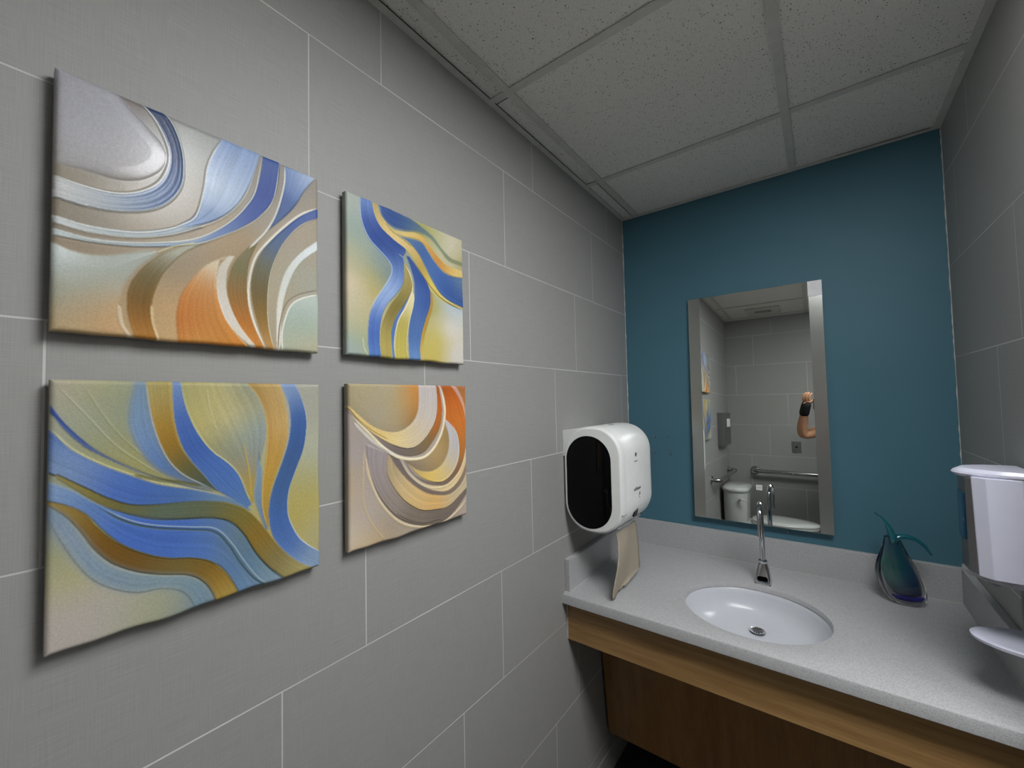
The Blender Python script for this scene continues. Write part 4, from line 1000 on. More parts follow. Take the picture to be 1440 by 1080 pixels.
# --- blue and ochre ribbons (bottom left)
P2 = dict(corners=[(72, 65), (1002, 78), (1002, 693), (60, 1028)],
 base=[(120, 95, (165, 158, 148)), (250, 95, (170, 165, 120)), (300, 150, (150, 152, 112)), (350, 140, (120, 138, 140)), (180, 200, (155, 160, 148)), (260, 270, (150, 152, 120)), (380, 340, (150, 146, 95)), (100, 560, (130, 148, 160)), (90, 650, (160, 158, 120)), (150, 770, (170, 166, 130)),
       (100, 900, (176, 168, 162)), (200, 900, (178, 170, 166)), (330, 860, (165, 165, 152)), (440, 850, (165, 164, 130)), (560, 820, (130, 145, 150)), (960, 150, (158, 158, 146)), (980, 300, (166, 168, 150)), (950, 480, (172, 160, 95)), (930, 540, (172, 158, 84)), (980, 560, (168, 164, 130)), (960, 400, (165, 162, 120)), (300, 400, (158, 156, 118))],
 regions=[
 ([(370, 70), (350, 160), (350, 230), (380, 300), (430, 360), (500, 400), (620, 440)], [(405, 70), (415, 150), (430, 220), (455, 290), (490, 350), (545, 398), (640, 442)], [(385, 120, (115, 142, 165)), (370, 200, (118, 146, 175)), (400, 280, (115, 145, 182)), (450, 350, (88, 125, 176)), (550, 415, (84, 115, 150))], 3.0, .6),
 ([(72, 150), (120, 212), (180, 268), (250, 320), (390, 388)], [(72, 178), (120, 235), (180, 288), (250, 328), (390, 390)], [(80, 175, (62, 92, 160)), (160, 260, (60, 90, 158)), (240, 318, (70, 98, 150)), (350, 372, (100, 120, 130))]),
 ([(64, 236), (110, 275), (150, 310), (250, 360), (350, 395), (450, 425), (560, 440), (640, 455), (700, 470), (765, 505)], [(62, 388), (130, 412), (200, 440), (280, 475), (360, 495), (450, 492), (550, 482), (640, 480), (700, 486), (765, 512)],
  [(90, 290, (66, 104, 172)), (150, 370, (90, 128, 185)), (80, 370, (130, 155, 182)), (110, 400, (150, 165, 170)), (250, 400, (68, 110, 182)), (400, 450, (64, 106, 172)), (520, 460, (74, 112, 165)), (680, 476, (104, 134, 160)), (300, 440, (76, 116, 184))]),
 ([(62, 420), (150, 450), (240, 495), (370, 530), (460, 540), (640, 535), (700, 550), (740, 590), (780, 650), (830, 700), (900, 742)], [(60, 490), (130, 500), (200, 530), (260, 585), (330, 635), (420, 665), (520, 675), (600, 680), (660, 700), (700, 745), (728, 806)],
  [(90, 450, (130, 156, 186)), (200, 505, (88, 125, 178)), (350, 590, (70, 112, 186)), (500, 620, (70, 112, 182)), (620, 640, (76, 120, 188)), (700, 700, (80, 122, 182)), (755, 770, (100, 136, 176)), (720, 600, (112, 132, 128)), (800, 700, (112, 138, 142)), (850, 745, (140, 160, 172)), (740, 660, (100, 126, 130))]),
 ([(95, 392), (200, 440), (280, 475), (360, 495), (450, 492), (550, 482), (640, 480), (700, 488), (760, 515), (810, 565), (860, 625), (930, 680), (1010, 694)], [(100, 408), (200, 468), (280, 508), (370, 530), (460, 540), (550, 538), (640, 535), (700, 550), (740, 590), (780, 650), (830, 700), (900, 742)],
  [(140, 425, (150, 138, 84)), (220, 465, (124, 116, 62)), (300, 503, (110, 106, 60)), (450, 515, (96, 110, 96)), (600, 510, (98, 106, 84)), (720, 520, (122, 112, 56)), (800, 600, (138, 112, 40)), (850, 670, (132, 122, 80)), (930, 705, (150, 140, 95)), (980, 705, (172, 164, 110))]),
 ([(62, 486), (130, 500), (200, 530), (250, 580), (320, 630), (400, 660), (480, 672), (560, 672), (630, 685), (680, 720), (715, 770), (730, 806)], [(62, 500), (130, 540), (180, 590), (230, 650), (290, 695), (370, 722), (450, 728), (540, 728), (590, 745), (625, 775), (650, 822)],
  [(90, 498, (160, 145, 84)), (130, 515, (140, 116, 48)), (200, 560, (124, 94, 30)), (280, 645, (120, 90, 30)), (400, 695, (116, 90, 38)), (520, 700, (120, 110, 68)), (600, 705, (124, 98, 34)), (660, 760, (148, 112, 36)), (690, 805, (175, 160, 88))]),
 ([(62, 505), (130, 545), (180, 595), (230, 655), (290, 700), (370, 725), (450, 730), (540, 730), (590, 748), (620, 780), (640, 820)], [(66, 545), (110, 620), (160, 690), (220, 750), (300, 785), (380, 795), (470, 775), (540, 790), (580, 845)],
  [(90, 545, (120, 142, 165)), (150, 620, (138, 154, 168)), (230, 720, (128, 150, 168)), (350, 755, (128, 148, 160)), (480, 755, (128, 150, 158)), (590, 800, (118, 145, 160))], 4.0, .5),
 ([(405, 70), (415, 150), (430, 220), (455, 290), (490, 350), (540, 395), (600, 425), (670, 452)], [(495, 70), (498, 150), (505, 220), (525, 290), (560, 340), (600, 385), (640, 430), (670, 454)],
  [(425, 105, (150, 150, 120)), (455, 110, (172, 158, 90)), (460, 200, (160, 124, 34)), (450, 160, (165, 138, 60)), (490, 290, (150, 118, 34)), (550, 370, (110, 108, 68)), (615, 420, (76, 92, 88))]),
 ([(525, 70), (545, 160), (580, 240), (630, 305), (690, 350), (725, 390), (750, 450), (767, 488)], [(760, 70), (800, 140), (815, 200), (815, 260), (800, 330), (784, 400), (776, 480)],
  [(550, 120, (150, 150, 105)), (600, 200, (172, 160, 92)), (640, 130, (182, 172, 118)), (680, 190, (196, 190, 152)), (640, 285, (156, 146, 90)), (720, 140, (168, 152, 76)), (745, 110, (120, 140, 148)), (745, 250, (154, 158, 138)), (790, 230, (135, 150, 152)), (740, 345, (165, 142, 56)), (757, 400, (178, 146, 54)), (768, 455, (165, 150, 70)), (788, 340, (110, 138, 160)), (700, 320, (120, 140, 140)), (775, 300, (140, 155, 160))]),
 ([(790, 310), (784, 400), (778, 470), (815, 575)], [(806, 380), (804, 470), (810, 520), (826, 570)], [(792, 420, (120, 146, 165)), (800, 520, (115, 140, 165)), (818, 560, (100, 130, 160))], 1.5),
 ([(498, 70), (500, 150), (508, 220), (530, 290), (560, 340), (600, 385), (650, 440), (700, 470), (752, 502)], [(525, 70), (545, 160), (580, 240), (630, 305), (690, 350), (725, 390), (745, 430), (768, 490)],
  [(512, 90, (114, 142, 184)), (530, 190, (68, 108, 176)), (580, 300, (64, 104, 172)), (650, 370, (76, 118, 182)), (700, 420, (76, 118, 178)), (748, 485, (92, 130, 172))]),
 ([(750, 70), (790, 120), (815, 180), (822, 250), (818, 330), (805, 420), (805, 500), (822, 566)], [(865, 70), (880, 130), (892, 200), (890, 260), (875, 320), (850, 390), (830, 460), (828, 562)],
  [(785, 95, (150, 128, 70)), (805, 130, (160, 118, 40)), (832, 200, (166, 124, 36)), (850, 110, (192, 176, 132)), (872, 210, (200, 180, 136)), (848, 300, (184, 152, 84)), (828, 400, (176, 144, 58)), (816, 500, (166, 140, 60)), (830, 280, (165, 128, 44))]),
 ([(865, 70), (892, 130), (902, 200), (896, 270), (875, 340), (845, 420), (828, 490), (830, 560), (850, 610), (900, 660), (950, 690), (1010, 700)], [(915, 70), (940, 130), (955, 200), (948, 290), (920, 370), (895, 440), (890, 510), (905, 560), (940, 610), (1010, 648)],
  [(892, 95, (126, 150, 184)), (925, 190, (66, 106, 164)), (925, 260, (62, 100, 154)), (895, 340, (66, 102, 148)), (865, 440, (66, 106, 154)), (860, 540, (72, 112, 172)), (900, 620, (82, 122, 182)), (970, 665, (134, 158, 184))]),
 ],
 lines=[
 ([(72, 178), (120, 222), (180, 275), (250, 322), (330, 360), (420, 395), (540, 428), (660, 452)], .0035, (52, 84, 140), -.0012, .5),
 ([(75, 236), (150, 305), (250, 355), (350, 390), (450, 420), (560, 436)], .0025, (180, 178, 140), .0012),
 ([(240, 505), (330, 552), (420, 572), (560, 578), (640, 585), (690, 630), (730, 690), (780, 745), (840, 772)], .004, (78, 104, 112), -.0014),
 ([(240, 498), (330, 542), (420, 562), (560, 568), (646, 574), (700, 622), (742, 682), (790, 738), (850, 768)], .0022, (150, 170, 178), .0012),
 ([(280, 510), (370, 534), (460, 544), (640, 539), (702, 556), (745, 598), (785, 660), (835, 708), (895, 745)], .0026, (80, 100, 96), -.0010),
 ([(360, 393), (440, 408), (520, 416), (600, 428)], .007, (106, 106, 66), -.0006, .7),
 ([(405, 75), (415, 150), (430, 220), (455, 290), (490, 350), (545, 397), (640, 440)], .0028, (150, 160, 165), .0014),
 ([(525, 75), (545, 160), (580, 240), (630, 305), (690, 350), (725, 390), (750, 450), (767, 486)], .003, (165, 165, 130), .0014),
 ([(818, 170), (824, 250), (820, 330), (808, 420), (806, 500), (820, 560)], .002, (190, 160, 90), .0010),
 ([(940, 130), (956, 200), (949, 290), (921, 370), (896, 440), (891, 510), (906, 560), (941, 610), (1004, 648)], .0028, (160, 172, 176), .0012),
 ([(130, 540), (180, 592), (230, 652), (290, 698), (370, 725), (450, 731), (540, 731), (590, 748), (625, 778)], .002, (150, 150, 130), -.0008),
 ([(200, 530), (250, 580), (320, 630), (400, 660), (480, 672), (560, 672), (630, 685), (680, 720), (715, 770)], .002, (150, 150, 110), .0010),
 ([(100, 90), (200, 190), (300, 290), (380, 345), (440, 380)], .002, (180, 178, 160), .001, .5),
 ([(200, 100), (260, 190), (320, 260), (400, 330)], .002, (170, 170, 130), .001, .4),
 ([(615, 90), (625, 160), (650, 240)], .002, (190, 185, 150), .001, .5),
 ([(740, 280), (752, 340), (762, 400), (766, 470)], .003, (190, 160, 70), .001, .7),
 ])
# --- small: blue stems (top right)
P3 = dict(corners=[(75, 70), (725, 338), (738, 1045), (80, 1000)],
 base=[(110, 140, (158, 166, 158)), (140, 300, (138, 158, 150)), (120, 420, (165, 164, 140)), (120, 600, (192, 182, 162)), (140, 700, (190, 182, 165)), (150, 800, (180, 176, 155)), (120, 950, (150, 166, 168)), (250, 450, (130, 150, 155)), (215, 640, (168, 156, 90)), (300, 540, (112, 134, 138)), (170, 900, (155, 162, 120)), (180, 760, (165, 158, 100)),
       (650, 850, (194, 190, 182)), (700, 1000, (190, 186, 178)), (590, 900, (180, 170, 96)), (660, 700, (165, 178, 185)), (560, 720, (165, 160, 106)), (560, 980, (184, 170, 96)), (660, 380, (192, 188, 175)), (500, 250, (160, 155, 95)), (710, 450, (165, 156, 110)), (600, 340, (170, 168, 130)), (220, 540, (165, 160, 110))],
 regions=[
 ([(255, 140), (275, 215), (330, 270), (400, 292), (470, 298), (540, 330), (600, 400), (650, 460), (745, 492)], [(262, 140), (350, 185), (430, 222), (500, 272), (560, 325), (612, 395), (665, 445), (745, 472)],
  [(300, 190, (56, 92, 152)), (340, 230, (54, 88, 145)), (420, 265, (76, 108, 146)), (500, 295, (104, 126, 128)), (580, 360, (118, 136, 120)), (660, 450, (130, 138, 110))], 2.0),
 ([(155, 100), (152, 180), (165, 260), (200, 340), (250, 400), (300, 455), (325, 500), (315, 560), (280, 620), (235, 690), (205, 760), (195, 850), (195, 930), (205, 1012)], [(215, 105), (225, 190), (260, 270), (330, 340), (402, 400), (388, 440), (392, 500), (387, 590), (350, 650), (300, 710), (270, 780), (258, 860), (258, 940), (268, 1018)],
  [(185, 130, (106, 140, 188)), (185, 230, (46, 82, 156)), (240, 340, (50, 86, 152)), (340, 420, (46, 80, 146)), (355, 500, (80, 115, 172)), (350, 560, (112, 142, 188)), (310, 620, (144, 168, 204)), (250, 700, (130, 156, 198)), (230, 800, (76, 116, 182)), (225, 900, (66, 106, 178)), (235, 1000, (92, 134, 190))]),
 ([(395, 480), (395, 560), (370, 640), (320, 710), (285, 780), (265, 850), (262, 950), (275, 1018)], [(408, 480), (432, 560), (437, 620), (402, 700), (357, 760), (330, 830), (320, 900), (328, 1022)],
  [(412, 550, (160, 146, 88)), (400, 640, (140, 128, 74)), (350, 710, (124, 116, 62)), (320, 760, (132, 116, 56)), (290, 850, (152, 142, 84)), (290, 950, (172, 158, 90))]),
 ([(432, 650), (380, 730), (340, 800), (322, 870), (325, 940), (335, 1022)], [(402, 720), (367, 790), (347, 860), (342, 940), (347, 1024)], [(370, 770, (78, 114, 166)), (335, 880, (76, 116, 172)), (335, 990, (100, 136, 176))]),
 ([(437, 640), (397, 730), (362, 810), (350, 900), (345, 1022)], [(450, 650), (442, 720), (422, 800), (410, 880), (407, 960), (418, 1030)], [(425, 700, (200, 192, 150)), (390, 820, (166, 156, 82)), (380, 950, (172, 160, 74)), (380, 1010, (186, 176, 96))]),
 ([(405, 432), (430, 500), (450, 580), (450, 660), (432, 760), (420, 850), (420, 940), (427, 1030)], [(425, 440), (470, 510), (512, 570), (540, 640), (537, 720), (512, 800), (492, 880), (484, 960), (490, 1034)],
  [(445, 490, (56, 92, 152)), (480, 590, (40, 76, 148)), (495, 700, (52, 88, 156)), (465, 800, (80, 116, 166)), (455, 900, (74, 112, 168)), (455, 1010, (104, 144, 190)), (440, 640, (96, 130, 176))]),
 ([(540, 640), (538, 720), (514, 800), (494, 880), (486, 960), (492, 1034)], [(552, 640), (556, 720), (530, 810), (508, 900), (500, 960), (506, 1036)], [(545, 700, (165, 138, 66)), (515, 830, (168, 134, 48)), (495, 930, (176, 146, 60)), (498, 1010, (196, 182, 110))]),
 ([(350, 320), (420, 335), (490, 355), (530, 410), (570, 470), (620, 525), (680, 548), (745, 556)], [(400, 365), (460, 420), (500, 480), (540, 560), (590, 635), (650, 685), (745, 738)],
  [(420, 360, (90, 122, 152)), (500, 430, (64, 100, 156)), (580, 530, (64, 102, 166)), (660, 620, (58, 96, 160)), (715, 590, (100, 128, 152)), (710, 690, (56, 92, 150)), (540, 500, (84, 124, 170))]),
 ([(218, 112), (230, 190), (265, 270), (330, 340), (400, 395), (440, 440), (480, 510), (520, 580), (560, 640), (620, 690), (690, 720), (745, 736)], [(248, 120), (257, 190), (300, 255), (350, 310), (420, 360), (470, 420), (502, 480), (542, 560), (592, 640), (652, 690), (745, 730)],
  [(235, 150, (150, 136, 92)), (245, 200, (196, 172, 108)), (300, 285, (200, 178, 118)), (370, 345, (204, 186, 136)), (430, 395, (190, 168, 108)), (490, 490, (172, 150, 78)), (560, 620, (200, 184, 96)), (660, 702, (196, 180, 106))]),
 ([(300, 255), (340, 290), (400, 300), (460, 305), (510, 335), (550, 390), (590, 440), (640, 485), (745, 522)], [(332, 300), (390, 325), (450, 335), (500, 360), (540, 420), (580, 480), (622, 522), (672, 546), (745, 554)],
  [(345, 298, (186, 168, 112)), (400, 312, (198, 178, 122)), (465, 325, (196, 170, 104)), (530, 375, (188, 150, 76)), (595, 465, (184, 130, 62)), (640, 505, (190, 156, 88)), (690, 530, (204, 186, 120)), (738, 535, (190, 168, 104))]),
 ],
 lines=[
 ([(155, 110), (152, 180), (165, 260), (200, 340), (250, 400), (300, 455), (325, 500), (318, 555), (282, 618), (236, 690), (206, 760)], .004, (150, 172, 196), .0014, .9),
 ([(395, 478), (425, 540), (440, 600), (437, 650), (405, 725), (365, 795), (346, 865), (340, 940), (347, 1020)], .0050, (206, 198, 165), .0018),
 ([(450, 650), (442, 720), (423, 800), (411, 880), (408, 960), (418, 1028)], .0050, (204, 198, 160), .0018),
 ([(360, 425), (395, 460), (425, 520), (445, 580)], .003, (150, 160, 170), .0012),
 ([(425, 440), (470, 500), (510, 560), (545, 610), (590, 660), (650, 702), (735, 742)], .004, (60, 66, 60), -.0016, .6),
 ([(290, 250), (330, 300), (390, 345), (440, 385)], .003, (110, 104, 60), -.0012, .7),
 ([(165, 900), (172, 960), (195, 1005)], .005, (190, 190, 160), .001, .7),
 ])
# --- small: cream and orange crescents (bottom right)
P4 = dict(corners=[(80, 78), (745, 93), (745, 825), (95, 1028)],
 base=[(130, 400, (160, 150, 140)), (110, 600, (168, 154, 130)), (130, 700, (186, 166, 128)), (120, 950, (190, 180, 165)), (180, 850, (178, 168, 160)), (250, 950, (188, 165, 130)), (200, 450, (154, 146, 145)), (300, 900, (160, 150, 138)), (150, 500, (165, 158, 158)), (170, 700, (172, 164, 165)), (240, 860, (160, 152, 146)), (700, 800, (172, 158, 145)), (500, 900, (170, 160, 145)), (730, 740, (175, 162, 150)), (200, 650, (158, 150, 148)), (190, 960, (196, 176, 136))],
 regions=[
 ([(300, 480), (286, 560), (300, 620), (340, 690), (400, 755), (480, 797), (570, 797), (650, 767), (752, 660)], [(180, 430), (188, 540), (215, 640), (265, 740), (338, 820), (430, 870), (520, 880), (600, 860), (680, 795), (752, 690)],
  [(240, 520, (154, 145, 146)), (260, 640, (150, 140, 136)), (320, 760, (146, 136, 128)), (440, 830, (130, 120, 108)), (600, 820, (122, 112, 104)), (700, 745, (124, 112, 104))]),
 ([(345, 500), (370, 570), (430, 640), (500, 695), (570, 715), (650, 705), (710, 650), (752, 555)], [(300, 480), (290, 560), (300, 615), (340, 685), (400, 752), (480, 797), (570, 797), (650, 767), (752, 664)],
  [(320, 600, (165, 150, 122)), (360, 660, (196, 174, 132)), (450, 745, (198, 172, 122)), (560, 755, (200, 166, 108)), (680, 700, (188, 172, 140)), (730, 640, (186, 172, 146))]),
 ([(365, 510), (410, 590), (470, 650), (550, 690), (630, 690), (690, 640), (730, 560), (752, 470)], [(298, 475), (350, 560), (425, 645), (500, 697), (570, 717), (650, 706), (710, 652), (752, 560)],
  [(340, 520, (120, 110, 106)), (420, 620, (124, 114, 108)), (560, 705, (126, 112, 104)), (680, 670, (134, 120, 108)), (735, 580, (150, 130, 108))]),
 ([(385, 515), (430, 590), (490, 640), (560, 662), (630, 650), (690, 590), (725, 510), (752, 400)], [(360, 510), (410, 592), (470, 652), (550, 692), (630, 692), (690, 642), (730, 562), (752, 475)],
  [(400, 570, (168, 160, 152)), (470, 640, (186, 176, 158)), (560, 675, (200, 182, 146)), (650, 660, (206, 186, 146)), (720, 540, (204, 182, 140)), (742, 440, (210, 190, 150))]),
 ([(390, 515), (440, 590), (500, 630), (560, 645), (620, 630), (672, 575), (700, 510), (702, 430), (680, 350)], [(385, 517), (430, 592), (490, 642), (560, 664), (630, 652), (690, 592), (726, 512), (742, 420), (735, 340)],
  [(420, 570, (126, 116, 112)), (560, 655, (124, 112, 104)), (670, 600, (128, 108, 92)), (712, 500, (152, 112, 70)), (720, 400, (180, 122, 56))]),
 ([(602, 85), (625, 180), (622, 290), (660, 335), (700, 400), (706, 460), (702, 510)], [(660, 88), (702, 160), (732, 240), (744, 320), (738, 430), (722, 500), (712, 520)],
  [(635, 120, (160, 90, 32)), (668, 190, (192, 108, 32)), (650, 250, (180, 112, 46)), (695, 290, (196, 120, 44)), (715, 390, (188, 122, 50)), (712, 470, (165, 116, 62))]),
 ([(672, 80), (716, 150), (740, 240), (752, 330)], [(760, 78), (762, 150), (762, 240), (762, 330)], [(720, 110, (160, 112, 70)), (742, 200, (176, 122, 66))]),
 ([(612, 300), (642, 370), (642, 460), (602, 545), (545, 582), (480, 580), (430, 555), (385, 512), (460, 512), (530, 485), (580, 420)], None, [(585, 440, (178, 152, 108)), (500, 545, (150, 136, 112)), (560, 515, (166, 142, 96)), (622, 400, (150, 126, 84)), (450, 540, (140, 128, 112)), (540, 490, (170, 148, 108))], 1.4),
 ([(615, 285), (637, 340), (646, 410), (636, 480), (600, 545), (545, 582), (480, 580), (430, 555), (388, 514)], [(625, 285), (682, 350), (702, 430), (697, 510), (662, 590), (600, 642), (530, 637), (460, 597), (395, 518)],
  [(645, 320, (186, 182, 184)), (675, 420, (178, 175, 176)), (668, 520, (186, 178, 165)), (620, 595, (200, 180, 126)), (540, 612, (206, 180, 100)), (450, 578, (196, 170, 104)), (410, 540, (165, 150, 120))]),
 ([(76, 60), (80, 205), (150, 272), (220, 327), (300, 357), (370, 352), (430, 312), (465, 252), (475, 180), (475, 70)], None,
  [(180, 130, (165, 155, 124)), (250, 240, (160, 152, 134)), (400, 190, (176, 152, 100)), (455, 150, (190, 132, 56)), (462, 235, (178, 124, 54)), (350, 330, (166, 152, 126)), (440, 300, (140, 118, 78)), (300, 120, (166, 156, 130)), (110, 200, (160, 148, 120)), (350, 220, (166, 154, 122))], 1.2),
 ([(76, 200), (150, 272), (220, 327), (300, 357), (370, 352), (430, 312), (465, 252), (476, 180), (476, 70)], [(76, 212), (140, 292), (200, 352), (270, 402), (340, 437), (420, 452), (480, 422), (530, 362), (565, 292), (578, 202), (572, 70)],
  [(110, 235, (206, 186, 124)), (190, 320, (202, 178, 114)), (270, 375, (204, 180, 118)), (350, 400, (204, 188, 142)), (450, 370, (194, 180, 154)), (510, 250, (186, 178, 170)), (520, 120, (180, 174, 172))]),
 ([(76, 212), (140, 292), (200, 352), (270, 402), (340, 437), (420, 452), (480, 422), (530, 362), (565, 292), (578, 202), (572, 70)], [(76, 228), (120, 290), (200, 372), (290, 442), (360, 482), (430, 494), (500, 472), (550, 412), (592, 332), (606, 242), (600, 160), (586, 70)],
  [(150, 320, (150, 138, 118)), (230, 400, (138, 128, 124)), (320, 440, (122, 112, 108)), (420, 472, (122, 112, 102)), (520, 420, (132, 114, 80)), (580, 320, (168, 110, 48)), (592, 200, (186, 106, 32)), (582, 110, (150, 96, 52))]),
 ([(680, 80), (722, 160), (742, 240), (752, 340)], [(664, 80), (706, 160), (730, 240), (746, 330)], [(700, 140, (184, 148, 136)), (735, 240, (200, 158, 126))]),
 ],
 lines=[
 ([(84, 250), (180, 352), (280, 452), (350, 497), (430, 514), (510, 497), (570, 432), (607, 342), (622, 250), (614, 165), (592, 80)], .0095, (210, 200, 172), .0020),
 ([(175, 470), (195, 600), (250, 740), (330, 835), (430, 888), (530, 888), (620, 858), (700, 795), (750, 725)], .0085, (198, 184, 156), .0016),
 ([(340, 812), (430, 862), (520, 872), (600, 852)], .003, (70, 60, 52), -.0014, .5),
 ([(110, 300), (180, 380), (250, 440), (345, 495)], .009, (196, 192, 184), .0014, .8),
 ([(170, 450), (165, 560), (170, 760), (220, 880), (290, 965)], .006, (190, 170, 130), .0006, .6),
 ([(76, 212), (140, 290), (220, 355), (300, 400)], .003, (120, 96, 60), -.0012, .6),
 ([(748, 420), (735, 500), (700, 590), (640, 655), (560, 680), (480, 655), (415, 598), (368, 520)], .005, (206, 192, 160), .0012, .7),
 ])
painting('relief_painting', 'glossy square relief painting of grey and blue swirls over orange leaves', 'painting', -1.9180, ZB-0.2970, N=380, mat=ART_GLOSS, gain=1.28, wave=0.3, relief=0.8, gl0=0.05, gloss=((0.08, 0.25, 0.33, 0.9), (0.1, 0.62, 0.2, 0.4)), **P1)
painting('relief_painting', 'square relief painting of blue and ochre ribbons with a cream lower corner', 'painting', -1.9165, ZB-0.6915, N=380, mat=ART, gain=GAIN, wave=0.6, relief=0.65, **P2)
painting('relief_painting', 'square relief painting of branching blue stems with cream edges', 'painting', -1.5255, ZB-0.2950, N=300, mat=ART, gain=GAIN, wave=0.4, relief=1.0, **P3)
painting('relief_painting', 'square relief painting of nested cream, grey and orange crescents', 'painting', -1.5235, ZB-0.6880, N=300, mat=ART, gain=GAIN, wave=0.5, relief=0.85, **P4)
# ------------------------------------------------------------------ person holding the camera (seen only in the mirror)
def skin_obj(name, verts, edges, radii, mat, parent, sub=2, root=0):
    me = bpy.data.meshes.new(name); me.from_pydata([tuple(v) for v in verts], edges, []); me.update()
    o = bpy.data.objects.new(name, me); COL.objects.link(o)
    sk = o.modifiers.new('Skin', 'SKIN'); sk.use_smooth_shade = True; sk.branch_smoothing = 0.4
    layer = me.skin_vertices[0].data
    for i, r in enumerate(radii):
        layer[i].radius = r if isinstance(r, tuple) else (r, r)
        layer[i].use_root = (i == root)
    sb = o.modifiers.new('Sub', 'SUBSURF'); sb.levels = sub; sb.render_levels = sub
    me.materials.append(mat)
    place(o, parent); return o
PX, PYY = 1.065, -2.36
pn = empty('person', (PX, PYY, 0), 'person with a black wrist brace holding up a camera, seen in the mirror', 'person')
V, E, R = [], [], []
def add(p, r, link=None):
    V.append(Vector(p)); R.append(r)
    if link is not None: E.append((link, len(V)-1))
    return len(V)-1
pel = add((PX, PYY, 0.95), (0.125, 0.105))
wai = add((PX, PYY, 1.10), (0.115, 0.09), pel)
che = add((PX-0.005, PYY, 1.28), (0.135, 0.10), wai)
nb = add((PX-0.01, PYY+0.005, 1.445), 0.058, che)
nk = add((PX-0.015, PYY+0.02, 1.50), 0.052, nb)
h1 = add((PX-0.02, PYY+0.035, 1.565), (0.062, 0.070), nk)
h2 = add((PX-0.025, PYY+0.035, 1.635), (0.074, 0.088), h1)
h3 = add((PX-0.025, PYY+0.030, 1.70), (0.062, 0.075), h2)
# left arm (towards the left wall), raised
ls = add((PX-0.165, PYY+0.01, 1.405), 0.055, che)
lm = add((PX-0.28, PYY+0.11, 1.352), 0.047, ls)
le = add((0.664, -2.165, 1.312), 0.040, lm)
lf = add((0.666, -2.125, 1.395), 0.040, le)
lw = add((0.688, -2.055, 1.515), 0.027, lf)
lp = add((0.698, -2.040, 1.560), (0.022, 0.034), lw)
lk = add((0.712, -2.028, 1.592), (0.020, 0.036), lp)
# right arm
rs = add((PX+0.165, PYY+0.01, 1.405), 0.055, che)
rm = add((PX+0.16, PYY+0.13, 1.30), 0.046, rs)
re_ = add((PX+0.11, -2.14, 1.24), 0.038, rm)
rf = add((PX+0.04, -2.09, 1.36), 0.037, re_)
rw = add((0.925, -2.07, 1.49), 0.027, rf)
rp = add((0.885, -2.06, 1.535), (0.022, 0.034), rw)
rk = add((0.868, -2.055, 1.565), (0.020, 0.034), rp)
# legs
for s in (-1, 1):
    a = add((PX+s*0.095, PYY, 0.86), 0.092, pel)
    b = add((PX+s*0.105, PYY+0.005, 0.66), 0.078, a)
    c = add((PX+s*0.11, PYY+0.01, 0.48), 0.058, b)
    d = add((PX+s*0.11, PYY-0.005, 0.32), 0.055, c)
    e_ = add((PX+s*0.11, PYY-0.01, 0.10), 0.036, d)
    f = add((PX+s*0.115, PYY+0.06, 0.045), (0.038, 0.03), e_)
    add((PX+s*0.12, PYY+0.15, 0.035), (0.036, 0.022), f)
body = skin_obj('body', V, E, R, M['skin'], pn, 2)
def finger(nm, pts, rad, parent):
    v = [Vector(p) for p in pts]; e = [(i, i+1) for i in range(len(v)-1)]
    o = skin_obj(nm, v, e, rad, M['skin'], parent, 2)
    return o
# left hand : fingers reach up and curl over the camera's left side
fb = [(0.680, -2.034), (0.690, -2.020), (0.703, -2.006), (0.719, -1.996)]
for i, (fx, fy) in enumerate(fb):
    L_ = [0.88, 1.0, 0.97, 0.78][i]
    finger('finger', [(fx+0.004, fy-0.006, 1.590), (fx+0.002, fy+0.006, 1.612+0.006*L_), (fx+0.010, fy+0.010, 1.618+0.024*L_), (fx+0.016, fy+0.006, 1.622+0.034*L_), (fx+0.022, fy-0.002, 1.624+0.036*L_)], [0.010, 0.0092, 0.0088, 0.0080, 0.0066], pn)
finger('thumb', [(0.716, -2.048, 1.575), (0.732, -2.062, 1.585), (0.746, -2.066, 1.600), (0.754, -2.064, 1.616)], [0.0125, 0.0115, 0.0105, 0.008], pn)
for i, (fx, fz) in enumerate([(0.868, 1.552), (0.868, 1.570), (0.866, 1.588), (0.862, 1.604)]):
    finger('finger', [(fx+0.004, -2.045, fz), (fx-0.002, -2.024, fz+0.003), (fx-0.014, -2.012, fz+0.004), (fx-0.030, -2.010, fz+0.002)], [0.010, 0.0092, 0.0085, 0.007], pn)
finger('thumb', [(0.868, -2.070, 1.560), (0.850, -2.082, 1.578), (0.836, -2.083, 1.592)], [0.012, 0.0108, 0.0085], pn)
# brace on the left wrist and palm
v = [Vector((0.678, -2.085, 1.470)), Vector((0.688, -2.056, 1.515)), Vector((0.698, -2.040, 1.555)), Vector((0.710, -2.031, 1.592))]
skin_obj('wrist_brace', v, [(0, 1), (1, 2), (2, 3)], [0.038, 0.037, (0.034, 0.045), (0.032, 0.045)], M['brace'], pn, 2)
